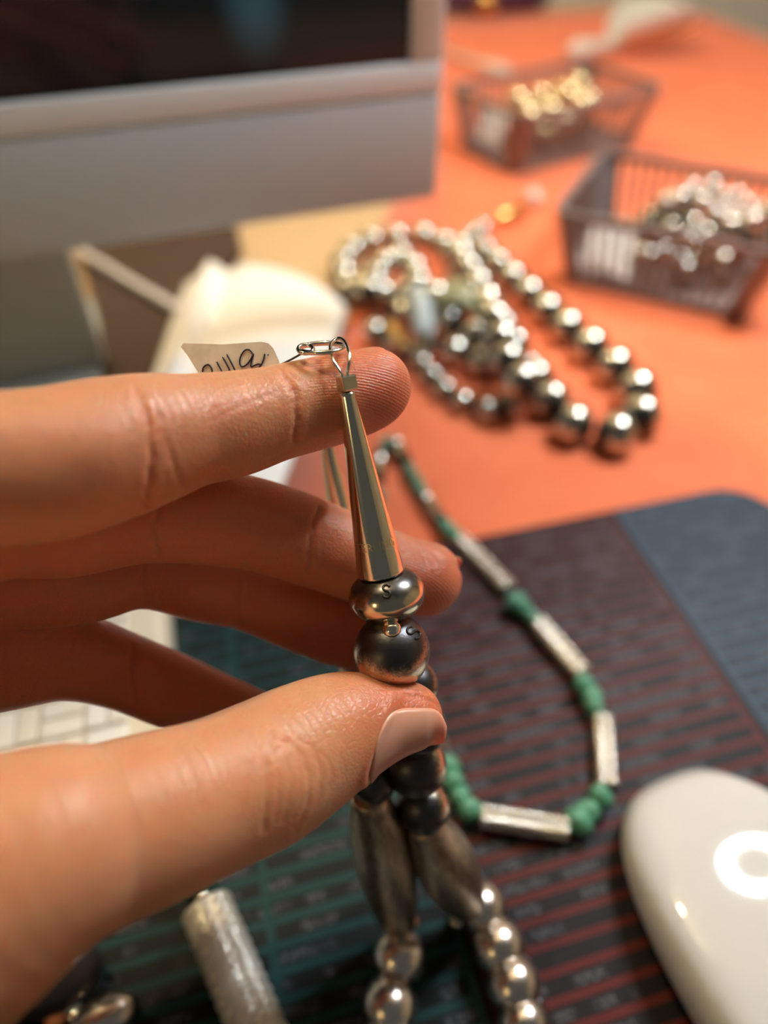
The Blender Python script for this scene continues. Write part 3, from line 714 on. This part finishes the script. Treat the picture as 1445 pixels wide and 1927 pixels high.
# price tag tied to the ring, tucked behind the index finger
TD = .1185
tg = thing('price_tag', 'cream price tag with dark handwriting tucked behind the index finger', 'price tag', px(440, 720, TD))
out = [(345, 646), (420, 648), (492, 643), (505, 646), (514, 655), (522, 672), (533, 705), (546, 745), (392, 748), (372, 700), (352, 668), (340, 653)]
fr = [px(x_, y_, TD+.0000) for x_, y_ in out]; bk = [p+FW*.0004 for p in fr]; n = len(out)
f = [tuple(range(n)), tuple(range(n, 2*n))[::-1]]+[(i, n+i, n+(i+1) % n, (i+1) % n) for i in range(n)]
o = at_world('card', fr+bk, f, M['tag'], tg, False)
strokes = [[(381, 700), (383, 691), (391, 686), (397, 691), (399, 700), (396, 712)], [(408, 681), (413, 690), (418, 700), (420, 712)], [(419, 672), (425, 682), (431, 694), (435, 706)], [(427, 667), (434, 680), (440, 692), (444, 703)],
           [(477, 668), (470, 659), (461, 659), (453, 670), (451, 684), (456, 690), (464, 686), (472, 676), (477, 666), (474, 678), (472, 690), (478, 688), (486, 685), (492, 687)], [(498, 666), (496, 676), (492, 686), (486, 694)], [(504, 667), (505, 668)]]
sv, sf = [], []
for st in strokes:
    pth = smoothpath([px(x_, y_, TD-.00012) for x_, y_ in st], 4); v, f = tube(pth, .00013, 6); o_ = len(sv); sv += v; sf += [tuple(i+o_ for i in q) for q in f]
at_world('handwriting', sv, sf, M['ink'], tg)
th = smoothpath([px(520, 690, TD), px(545, 678, .1180), px(570, 664, .1165)], 5); v, f = tube(th, .00018, 6); at_world('thread', v, f, M['string'], tg)

# ------------------------------------------------------------------ the hand: distance field in camera space (mm), meshed by surface nets
def cs(x_, y_, d): return np.array([(x_-CX)/FPX*d, -(y_-CY)/FPX*d, d])
def stations(rows):
    """rows: (xtop, ytop, xbot, ybot, depth mm) -> centre + radius"""
    out = []
    for xt, yt, xb, yb, d in rows:
        out.append((*cs((xt+xb)/2, (yt+yb)/2, d), math.hypot(xt-xb, yt-yb)/2*d/FPX))
    return np.array(out)
def cr(P, per=5):
    P = np.asarray(P, float); n = len(P); out = []
    for i in range(n-1):
        p0, p1, p2, p3 = P[max(i-1, 0)], P[i], P[i+1], P[min(i+2, n-1)]
        for k in range(per):
            t = k/per; out.append(.5*(2*p1+(p2-p0)*t+(2*p0-5*p1+4*p2-p3)*t*t+(3*p1-p0-3*p2+p3)*t**3))
    out.append(P[-1]); return np.array(out)
INDEX = np.vstack([[[*cs(-560, 1130, 88), 13.0], [*cs(-260, 930, 88), 12.2]], stations([(-120, 752, -105, 1040, 91), (0, 738, 8, 1030, 94), (90, 729, 120, 1016, 97.5), (185, 713, 212, 984, 101.5), (262, 705, 296, 950, 105.5), (340, 706, 372, 916, 109.5), (420, 702, 452, 897, 113.5), (500, 692, 528, 868, 117), (560, 680, 582, 852, 119.5), (625, 667, 652, 832, 121.8), (680, 659, 706, 808, 123.2)]), [[*cs(706, 724, 123.6), 6.15]]])
MIDDLE = np.vstack([[[*cs(-600, 1240, 92), 13.0], [*cs(-300, 1030, 94), 12.0]], [[*cs(-120, 985, 100), 10.5], [*cs(20, 972, 106), 9.3], [*cs(120, 980, 111), 9.0], [*cs(250, 965, 117), 8.6], [*cs(360, 968, 122), 8.5]], stations([(475, 895, 440, 1068, 127), (560, 921, 520, 1086, 130.5), (640, 954, 600, 1112, 133.5), (715, 986, 680, 1138, 135.5), (775, 1011, 742, 1153, 136.8)]), [[*cs(800, 1090, 137), 7.05]]])
RING = np.vstack([[[*cs(-600, 1330, 98), 12.5], [*cs(-300, 1150, 104), 11.2]], [[*cs(-130, 1095, 111), 9.6], [*cs(20, 1082, 117), 9.0], [*cs(150, 1085, 123), 8.3], [*cs(270, 1066, 128), 7.6], [*cs(380, 1085, 133), 8.4], [*cs(470, 1106, 137), 8.2], [*cs(560, 1150, 140.5), 7.7], [*cs(640, 1183, 142), 7.5], [*cs(690, 1200, 142.2), 6.8]]])
PINKY = np.vstack([[[*cs(-560, 1420, 104), 12.0], [*cs(-260, 1270, 112), 10.4]], [[*cs(-110, 1240, 118), 10.6], [*cs(20, 1228, 124), 9.9], [*cs(130, 1233, 129), 8.1], [*cs(230, 1262, 134), 7.2], [*cs(320, 1298, 138.5), 7.2], [*cs(400, 1330, 142), 6.8], [*cs(480, 1362, 144.5), 6.4], [*cs(540, 1388, 145.5), 5.8]]])
THUMB = np.vstack([[[*cs(-880, 1980, 88), 17.5], [*cs(-430, 1850, 84), 17.0], [*cs(-170, 1740, 85), 16.5]], stations([(2, 1424, 124, 1796, 88.5), (112, 1421, 230, 1732, 93.5), (230, 1394, 345, 1680, 98.5), (345, 1367, 452, 1625, 104), (440, 1331, 545, 1580, 109.5), (520, 1298, 612, 1528, 114), (600, 1275, 672, 1476, 117.5), (675, 1276, 724, 1438, 119.6), (733, 1283, 768, 1415, 120.6)]), [[*cs(768, 1349, 120.9), 5.7]]])
PALM = [[[*cs(-560, 1130, 88), 13], [*cs(-900, 1500, 92), 17], [-112, -66, 101, 20]], [[*cs(-600, 1240, 92), 13], [*cs(-900, 1560, 97), 17], [-116, -70, 103, 20]], [[*cs(-600, 1330, 98), 12.5], [*cs(-880, 1620, 102), 16], [-118, -74, 105, 20]], [[*cs(-560, 1420, 104), 12], [*cs(-820, 1680, 106), 15], [-118, -78, 107, 19]],
        [[*cs(-880, 1980, 88), 17.5], [-100, -70, 97, 18], [-116, -76, 101, 20]], [[-116, -74, 103, 20.5], [-128, -85, 91, 20.5], [-146, -102, 73, 22], [-164, -118, 62, 23.5]],
        [[*cs(-300, 1000, 90), 11], [*cs(-420, 1250, 88), 12], [*cs(-400, 1560, 86), 13]], [[*cs(-520, 1150, 92), 12], [*cs(-620, 1400, 92), 14], [*cs(-600, 1700, 88), 15]]]
H = .46
lo = np.array([-194., -146., 36.]); hi = np.array([24., 32., 156.])
dims = np.ceil((hi-lo)/H).astype(int)
BIG = 6.0
def chain_sdf(chain, margin=4.0, F=None, LBL=None):
    """min over round cone segments, written into a full-size field"""
    if F is None: F = np.full(dims, BIG, np.float32)
    for a, b2 in zip(chain[:-1], chain[1:]):
        pa, pb, ra, rb = a[:3], b2[:3], a[3], b2[3]; rm = max(ra, rb)+margin
        i0 = np.maximum(((np.minimum(pa, pb)-rm-lo)/H).astype(int), 0); i1 = np.minimum(((np.maximum(pa, pb)+rm-lo)/H).astype(int)+1, dims)
        if (i1 <= i0).any(): continue
        gx = (lo[0]+H*np.arange(i0[0], i1[0])).astype(np.float32)[:, None, None]-pa[0]; gy = (lo[1]+H*np.arange(i0[1], i1[1])).astype(np.float32)[None, :, None]-pa[1]; gz_ = (lo[2]+H*np.arange(i0[2], i1[2])).astype(np.float32)[None, None, :]-pa[2]
        d = pb-pa; L2 = float(d@d)+1e-9
        t = np.clip((gx*d[0]+gy*d[1]+gz_*d[2])/L2, 0, 1).astype(np.float32)
        q = np.sqrt((gx-t*d[0])**2+(gy-t*d[1])**2+(gz_-t*d[2])**2)-(ra+(rb-ra)*t)
        sl = tuple(slice(a_, b_) for a_, b_ in zip(i0, i1)); F[sl] = np.minimum(F[sl], q)
    return F
def smin(A, B, k):
    h = np.maximum(k-np.abs(A-B), 0)/k; return np.minimum(A, B)-h*h*k*.25
fingers = {'index': cr(INDEX), 'middle': cr(MIDDLE), 'ring': cr(RING), 'pinky': cr(PINKY), 'thumb': cr(THUMB)}
field = chain_sdf(cr(PALM[0]))
for c_ in PALM[1:]: field = smin(field, chain_sdf(cr(c_)), 5.0)
for nm in ('thumb', 'pinky', 'ring', 'middle', 'index'): field = smin(field, chain_sdf(fingers[nm]), 4.0 if nm == 'thumb' else 1.3)
def surface_nets(F):
    ins = F < 0; nx, ny, nz = F.shape
    cnt = np.zeros((nx-1, ny-1, nz-1), np.uint8)
    for dx in (0, 1):
        for dy in (0, 1):
            for dz_ in (0, 1): cnt += ins[dx:nx-1+dx, dy:ny-1+dy, dz_:nz-1+dz_]
    cells = np.argwhere((cnt > 0) & (cnt < 8)); idx = np.full(cnt.shape, -1, np.int32); idx[tuple(cells.T)] = np.arange(len(cells))
    acc = np.zeros((len(cells), 3)); num = np.zeros(len(cells))
    corners = [(i, j, k) for i in (0, 1) for j in (0, 1) for k in (0, 1)]
    val = {c_: F[cells[:, 0]+c_[0], cells[:, 1]+c_[1], cells[:, 2]+c_[2]] for c_ in corners}
    for c_ in corners:
        for ax_ in range(3):
            if c_[ax_] == 0:
                d = list(c_); d[ax_] = 1; va, vb = val[c_], val[tuple(d)]; m_ = (va < 0) != (vb < 0)
                t = np.where(m_, va/np.where(m_, va-vb, 1), 0); p = np.repeat(np.array(c_, float)[None], len(cells), 0); p[:, ax_] += t
                acc[m_] += p[m_]; num[m_] += 1
    verts = lo+H*(cells+acc/num[:, None]); quads = []
    for ax_ in range(3):
        a1, a2 = [(1, 2), (2, 0), (0, 1)][ax_]
        s0 = [slice(None)]*3; s1 = [slice(None)]*3; s0[ax_] = slice(0, -1); s1[ax_] = slice(1, None)
        e = np.argwhere(ins[tuple(s0)] != ins[tuple(s1)]); e = e[(e[:, a1] > 0) & (e[:, a2] > 0) & (e[:, a1] < F.shape[a1]-1) & (e[:, a2] < F.shape[a2]-1)]
        sgn = ins[tuple(e.T)]
        def g(o1, o2):
            q = e.copy(); q[:, a1] -= o1; q[:, a2] -= o2; return idx[tuple(q.T)]
        q = np.stack([g(1, 1), g(0, 1), g(0, 0), g(1, 0)], 1); q[~sgn] = q[~sgn][:, ::-1]; quads.append(q)
    return verts, np.concatenate(quads)
hv, hq = surface_nets(field); del field
# light smoothing
ed = np.concatenate([hq[:, [0, 1]], hq[:, [1, 2]], hq[:, [2, 3]], hq[:, [3, 0]]])
def relax(A, it, lam=.5):
    for _ in range(it):
        s = np.zeros_like(A); n_ = np.zeros(len(A)); np.add.at(s, ed[:, 0], A[ed[:, 1]]); np.add.at(s, ed[:, 1], A[ed[:, 0]]); np.add.at(n_, ed[:, 0], 1); np.add.at(n_, ed[:, 1], 1)
        A = A+lam*(s/np.maximum(n_, 1)[:, None]-A)
    return A
hv = relax(hv, 3)
def normals(v_):
    n_ = np.cross(v_[hq[:, 2]]-v_[hq[:, 0]], v_[hq[:, 3]]-v_[hq[:, 1]]); o_ = np.zeros_like(v_)
    for k in range(4): np.add.at(o_, hq[:, k], n_)
    return o_/np.maximum(np.linalg.norm(o_, axis=1), 1e-9)[:, None]
N_ = normals(hv)
def dist_chain(P_, ch, step=1):
    best = np.full(len(P_), 1e9); tt = np.zeros(len(P_))
    for i, (a, b2) in enumerate(zip(ch[:-1], ch[1:])):
        d = b2[:3]-a[:3]; t = np.clip(((P_-a[:3])@d)/max(d@d, 1e-9), 0, 1); q = np.linalg.norm(P_-a[:3]-t[:, None]*d, axis=1)-(a[3]+(b2[3]-a[3])*t)
        m_ = q < best; best[m_] = q[m_]; tt[m_] = i+t[m_]
    return best, tt
names = list(fingers); DD = [dist_chain(hv, fingers[n_]) for n_ in names]
fid = np.argmin(np.stack([d[0] for d in DD]), 0); fpar = np.choose(fid, [d[1] for d in DD])
# outward check
cen = fingers['index'][30, :3]; k_ = np.argmin(np.linalg.norm(hv-(cen+np.array([0, 0, -8.5])), axis=1))
if N_[k_, 2] > 0: hq = hq[:, ::-1].copy(); N_ = -N_
PXY = np.stack([hv[:, 0]/hv[:, 2]*FPX+CX, -hv[:, 1]/hv[:, 2]*FPX+CY], 1)
vdir = hv/np.linalg.norm(hv, axis=1)[:, None]; facing = -(N_*vdir).sum(1)
disp = np.zeros(len(hv)); tone = np.full(len(hv), .15)
def polydist(pl):
    best = np.full(len(hv), 1e9); 
    for (x0, y0), (x1, y1) in zip(pl[:-1], pl[1:]):
        d = np.array([x1-x0, y1-y0], float); q = PXY-np.array([x0, y0]); t = np.clip((q@d)/(d@d), 0, 1); best = np.minimum(best, np.hypot(q[:, 0]-t*d[0], q[:, 1]-t*d[1]))
    return best*hv[:, 2]/FPX
CREASES = [('index', [(258, 735), (270, 765), (281, 810), (285, 860), (281, 915), (276, 950)], .75, .36), ('index', [(300, 780), (312, 830), (326, 870), (345, 912)], .55, .16), ('index', [(292, 760), (300, 800), (302, 850)], .45, .10),
           ('index', [(531, 704), (547, 722), (556, 748), (558, 785), (556, 830)], .70, .34), ('index', [(545, 700), (562, 718)], .4, .16), ('index', [(400, 790), (450, 765), (520, 735)], .5, .10), ('index', [(395, 775), (450, 748)], .4, .08),
           ('middle', [(600, 955), (590, 985), (582, 1030), (585, 1075)], .6, .35), ('middle', [(300, 950), (292, 990), (300, 1040)], .7, .35), ('ring', [(455, 1100), (450, 1140), (458, 1180)], .6, .3), ('ring', [(270, 1060), (268, 1100), (280, 1140)], .6, .3),
           ('pinky', [(250, 1215), (246, 1260), (252, 1320)], .6, .25),
           ('thumb', [(512, 1378), (503, 1420), (500, 1470), (499, 1520), (496, 1560)], .55, .42), ('thumb', [(520, 1392), (548, 1398), (570, 1425), (579, 1460), (580, 1500), (570, 1535), (556, 1560)], .50, .36), ('thumb', [(560, 1390), (590, 1410), (603, 1445), (604, 1480), (592, 1515)], .45, .26),
           ('thumb', [(590, 1400), (618, 1430), (626, 1460), (620, 1490)], .42, .16), ('thumb', [(508, 1420), (530, 1405), (552, 1380)], .4, .22), ('thumb', [(540, 1430), (545, 1470), (540, 1510), (530, 1545)], .5, .16), ('thumb', [(520, 1450), (522, 1500), (515, 1550)], .45, .15), ('thumb', [(558, 1420), (564, 1460), (560, 1500)], .35, .15),
           ('thumb', [(470, 1440), (462, 1490), (450, 1545)], .8, .12), ('thumb', [(640, 1420), (650, 1445), (646, 1465)], .35, .10)]
jit = (np.sin(hv[:, 0]*2.9+hv[:, 1]*1.7)+np.sin(hv[:, 1]*4.1-hv[:, 2]*2.3)+np.sin(hv[:, 0]*5.3+hv[:, 2]*3.7))/3
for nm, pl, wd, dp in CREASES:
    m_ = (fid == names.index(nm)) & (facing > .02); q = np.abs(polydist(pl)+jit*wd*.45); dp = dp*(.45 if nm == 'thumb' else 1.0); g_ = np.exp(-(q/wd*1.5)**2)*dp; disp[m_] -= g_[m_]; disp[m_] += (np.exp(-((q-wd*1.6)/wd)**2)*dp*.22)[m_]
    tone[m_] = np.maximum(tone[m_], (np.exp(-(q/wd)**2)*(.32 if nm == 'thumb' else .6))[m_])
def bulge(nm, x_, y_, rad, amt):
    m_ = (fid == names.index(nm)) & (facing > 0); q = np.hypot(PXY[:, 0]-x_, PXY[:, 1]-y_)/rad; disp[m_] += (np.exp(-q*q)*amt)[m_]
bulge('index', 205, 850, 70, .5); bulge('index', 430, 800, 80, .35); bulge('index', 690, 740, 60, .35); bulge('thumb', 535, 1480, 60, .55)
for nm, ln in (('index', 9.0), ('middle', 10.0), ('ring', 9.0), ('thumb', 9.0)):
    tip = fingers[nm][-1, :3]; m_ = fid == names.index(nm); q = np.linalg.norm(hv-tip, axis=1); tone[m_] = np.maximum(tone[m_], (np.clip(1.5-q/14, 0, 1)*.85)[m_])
m_ = (fid == 2) | (fid == 3); tone[m_] = np.maximum(tone[m_], .75); m_ = fid == 1; tone[m_] = np.maximum(tone[m_], .62)  # deeper red puts the shade on these fingers into the skin colour
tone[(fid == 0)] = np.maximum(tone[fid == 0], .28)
# friction ridges on finger pads
pr_a = np.zeros(len(hv)); ph_a = np.zeros(len(hv))
for nm, cxp, cyp, ax_s in (('index', 640, 850, 1.0), ('middle', 700, 1160, 1.0)):
    m_ = (fid == names.index(nm)) & (facing > .0); ch = fingers[nm]; tip = ch[-1, :3]; q = np.linalg.norm(hv-tip, axis=1)
    dx = (PXY[:, 0]-cxp)*hv[:, 2]/FPX; dy = (PXY[:, 1]-cyp)*hv[:, 2]/FPX; rr = np.hypot(dx*.62, dy); pr_a[m_] = np.clip((17-q)/6, 0, 1)[m_]; ph_a[m_] = (rr/.46*2*math.pi)[m_]
# nails: frame = tip axis + outward direction
NAILS = []
def nail_frame(nm, back, out_dir, length, width):
    ch = fingers[nm]; tip = ch[-1]; ax_ = ch[-1, :3]-ch[-9, :3]; ax_ /= np.linalg.norm(ax_); o_ = np.array(out_dir, float); o_ -= ax_*(o_@ax_); o_ /= np.linalg.norm(o_); s_ = np.cross(ax_, o_)
    return dict(nm=nm, c=tip[:3]+ax_*(tip[3]*.86-length+back), ax=ax_, o=o_, s=s_, L=length, W=width, r=tip[3])
NAILS.append(nail_frame('thumb', .5, (.08, -.60, -.80), 13.4, 6.7))
NAILS.append(nail_frame('index', .9, (-.05, .55, .83), 10.5, 5.0))
NAILS.append(nail_frame('middle', .9, (.1, .60, .80), 10.5, 4.9))
NAILS.append(nail_frame('ring', .5, (.1, .50, .86), 10, 4.7)); NAILS.append(nail_frame('pinky', .5, (.1, .5, .86), 8.5, 4.0))
for nf in NAILS:
    m_ = fid == names.index(nf['nm']); q = hv-nf['c']; a_ = q@nf['ax']; s_ = q@nf['s']; o_ = q@nf['o']
    e = np.sqrt((np.clip(.46*nf['L']-a_, 0, None)/(nf['L']*.50))**2+(s_/nf['W'])**2)   # 1 at the nail's rim
    rim = np.exp(-((e-1.12)/.10)**2)*.28-np.where(e < 1.0, .30, 0)*np.clip((1.02-e)/.08, 0, 1)
    ok = m_ & (o_ > 0) & (a_ < nf['L']) & (a_ > -6); disp[ok] += rim[ok]
hv2 = hv+N_*disp[:, None]
hv2 = hv2+.25*(relax(hv2, 1)-hv2)
# into the world (metres)
R3 = np.array([list(RT), list(UPV), list(FW)]); hw = (hv2/1000)@R3
HO = np.array(px(440, 1100, .110)); hw_l = hw+np.array(CAM)-HO
me = bpy.data.meshes.new('hand'); me.vertices.add(len(hw_l)); me.vertices.foreach_set('co', hw_l.astype(np.float32).ravel())
# camera space here is mirrored in handedness (x right, y up, z away): flip the winding for the world
hqw = hq[:, ::-1] if np.linalg.det(R3) < 0 else hq
me.loops.add(hqw.size); me.loops.foreach_set('vertex_index', hqw.astype(np.int32).ravel()); me.polygons.add(len(hqw)); me.polygons.foreach_set('loop_start', np.arange(0, hqw.size, 4, dtype=np.int32))
me.update(calc_edges=True); me.validate(); me.polygons.foreach_set('use_smooth', np.ones(len(me.polygons), bool))
along = np.zeros(len(hv)); around = np.zeros(len(hv))
for i_, n_ in enumerate(names):
    ch = fingers[n_]; sl_ = np.concatenate([[0], np.cumsum(np.linalg.norm(np.diff(ch[:, :3], axis=0), axis=1))]); m_ = fid == i_
    along[m_] = np.interp(fpar[m_], np.arange(len(ch)), sl_); cpt_ = np.stack([np.interp(fpar[m_], np.arange(len(ch)), ch[:, k]) for k in range(3)], 1); q = hv[m_]-cpt_; around[m_] = np.arctan2(q[:, 1], -q[:, 2])*8
for nm, arr in (('along', along), ('around', around), ('tone', tone), ('print', pr_a), ('ridge', ph_a)):
    at_ = me.attributes.new(nm, 'FLOAT', 'POINT'); at_.data.foreach_set('value', arr.astype(np.float32))
me.materials.append(M['skin'])
hand = link_obj('hand', me, None, Vector(HO)); tag(hand, 'bare left hand pinching the silver necklace between thumb and fingertips', 'hand')
# nail plates laid on the finished surface
cw = np.array(CAM)
bvh = BVHTree.FromPolygons([Vector(p) for p in (hv2).tolist()], hqw.tolist())
for nf in NAILS:
    na, ns_ = 22, 19; v, f = [], []
    for i in range(na):
        ta = i/(na-1); a_ = ta*nf['L']
        base_in = math.sqrt(max(0, 1-((1-min(ta/.50, 1)))**2)); tipin = math.sqrt(max(0.0, 1-max(0, (ta-.80)/.22)**2.2))
        hw_ = nf['W']*max(base_in*tipin, .05)
        for j in range(ns_):
            t = -1+2*j/(ns_-1); th_ = t*hw_/ (nf['r']*1.02)
            dirv = nf['o']*math.cos(th_)+nf['s']*math.sin(th_); og = nf['c']+nf['ax']*a_
            hit, nn_, _, ds = bvh.ray_cast(Vector(og+dirv*15), Vector(-dirv), 15)
            rr = (nf['r']*1.0)
            if hit is None: p = og+dirv*rr*.92
            else:
                p = np.array(hit); rad = float((p-og)@dirv); rad = max(rad, nf['r']*(.80 if ta > .7 else .55)); p = og+dirv*rad
            v.append(p+dirv*(.24-.16*abs(t)**4))
    v = [Vector((np.array(p)/1000)@R3+cw) for p in v]
    for i in range(na-1):
        for j in range(ns_-1): f.append((i*ns_+j, i*ns_+j+1, (i+1)*ns_+j+1, (i+1)*ns_+j))
    o = at_world('nail', v, f, M['nail'], hand); o['label'] = 'pink fingernail' if nf['nm'] != 'thumb' else 'glossy pink thumbnail'
    md = o.modifiers.new('thickness', 'SOLIDIFY'); md.thickness = .00025; md.offset = 0

# ------------------------------------------------------------------ stamped letters on the beads (after the shapes they sit on)
def stamp_letter(parent_o, centre, q, radii, xp, yp, size, rot, thick=.00024):
    """letter S stroke pressed on a bead of revolution: find the surface by casting the pixel's ray on the bead"""
    mw = Matrix.Translation(centre) @ q.to_matrix().to_4x4() @ Matrix.Diagonal((*radii, 1)); src = parent_o.data
    bv = BVHTree.FromPolygons([mw @ p.co for p in src.vertices], [list(p.vertices) for p in src.polygons])
    pts = []
    for k in range(17):
        t = k/16; a = math.radians(-35+ (t*2)*230) if t <= .5 else None
        if t <= .5: ang = math.radians(20+500*t); x_ = .46*math.cos(ang); y_ = .48+.42*math.sin(ang)
        else: ang = math.radians(90-500*(t-.5)); x_ = .50*math.cos(ang); y_ = -.42+.48*math.sin(ang)
        pts.append((x_, y_))
    ca, sa = math.cos(rot), math.sin(rot); path = []
    for x_, y_ in pts:
        X_, Y_ = x_*ca-y_*sa, x_*sa+y_*ca
        hit = bv.ray_cast(CAM, ray(xp+X_*size, yp-Y_*size).normalized())
        if hit[0] is not None: path.append(hit[0]+hit[1]*.00002)
    if len(path) < 4: return
    path = smoothpath(path, 3); v, f = tube(path, thick, 6); o = at_world('stamped_letter', v, f, M['stamp'])
    o.parent = parent_o; o.matrix_parent_inverse = mw.inverted()
M['stamp'] = mat('stamp_dark', (.020, .018, .016), .4, .6)[0]
for o in list(hn.children):
    if o.data and o.data.name.startswith('rondelle') and (parent_world(o)-rc).length < 1e-4: stamp_letter(o, rc, o.rotation_quaternion, o.scale, 727, 1113, 13.5, 0.0)
    if o.data and o.data.name.startswith('oxidised') and (parent_world(o)-bc).length < 1e-4: stamp_letter(o, bc, o.rotation_quaternion, o.scale, 778, 1191, 15, math.radians(52))

# ------------------------------------------------------------------ lamps
def ring_lamp():
    base = Vector((.62, .12, .0012)); root = thing('ring_lamp', 'white ring lamp on a bent arm standing at the right of the desk', 'lamp', base)
    R_ = .060; ax_ = (Vector((.08, .20, 0))-RING_POS).normalized(); q = qz(-ax_)
    v, f = tube([(R_*math.cos(2*math.pi*k/48), R_*math.sin(2*math.pi*k/48), 0) for k in range(48)], .0080, 8, True); link_obj('light_tube', mesh('light_tube', v, f, M['ring_glow']), root, RING_POS, q)
    v, f = lathe([(R_-.020, .016), (R_-.022, .024), (R_+.022, .024), (R_+.024, .006), (R_+.021, .006), (R_+.019, .016), (R_-.020, .016)], 48, False); link_obj('housing', mesh('housing', v, f, M['lamp_body']), root, RING_POS, q)
    st = RING_POS+q.to_matrix() @ Vector((R_+.022, 0, .02))
    v, f = tube(smoothpath([st, st+Vector((.09, .02, .05)), Vector((.58, .14, .46)), Vector((.615, .12, .25)), base+Vector((0, 0, .02))], 6), .006, 10); at_world('arm', v, f, M['lamp_body'], root)
    v, f = lathe([(.055, 0), (.06, .004), (.058, .016), (.02, .022), (.008, .024)], 32); link_obj('base', mesh('base', v, f, M['lamp_body']), root, base)
ring_lamp()
def bulb_lamp(name, label, pos, r, material, hang, base=None):
    root = thing(name, label, 'lamp', base if base else pos)
    v, f = lathe(bead_prof(10, 1.1, .1), 20); link_obj('bulb', mesh('bulb', [Vector(p)*r for p in v], f, material), root, pos)
    if hang:
        v, f = tube([pos+Vector((0, 0, r*1.1)), pos+Vector((0, 0, r*1.1+.06))], .016, 12); at_world('socket', v, f, M['dark'], root)
        v, f = tube([pos+Vector((0, 0, r*1.1+.06)), Vector((pos.x, pos.y, 1.75))], .003, 8); at_world('cord', v, f, M['dark'], root)
    else:
        v, f = tube(smoothpath([pos+Vector((0, 0, r*1.0)), pos+Vector((-.03, -.02, .07)), base+Vector((0, 0, .30)), base+Vector((0, 0, .01))], 6), .007, 10); at_world('arm', v, f, M['dark'], root)
        v, f = lathe([(.06, 0), (.062, .01), (.03, .02), (.01, .022)], 28); link_obj('base', mesh('base', v, f, M['dark']), root, base)
slab('ceiling', -2.2, 2.4, .40, 1.34, 1.75, 1.80, M['paper'])
bulb_lamp('pendant_lamp', 'warm bulb hanging on a cord above the desk behind the monitor', PENDANT_POS, .035, M['bulb_glow'], True)
bulb_lamp('desk_lamp', 'warm bulb desk lamp standing at the left of the desk', DESKLAMP_POS, .020, M['bulb_glow2'], False, Vector((-.48, -.26, .0)))
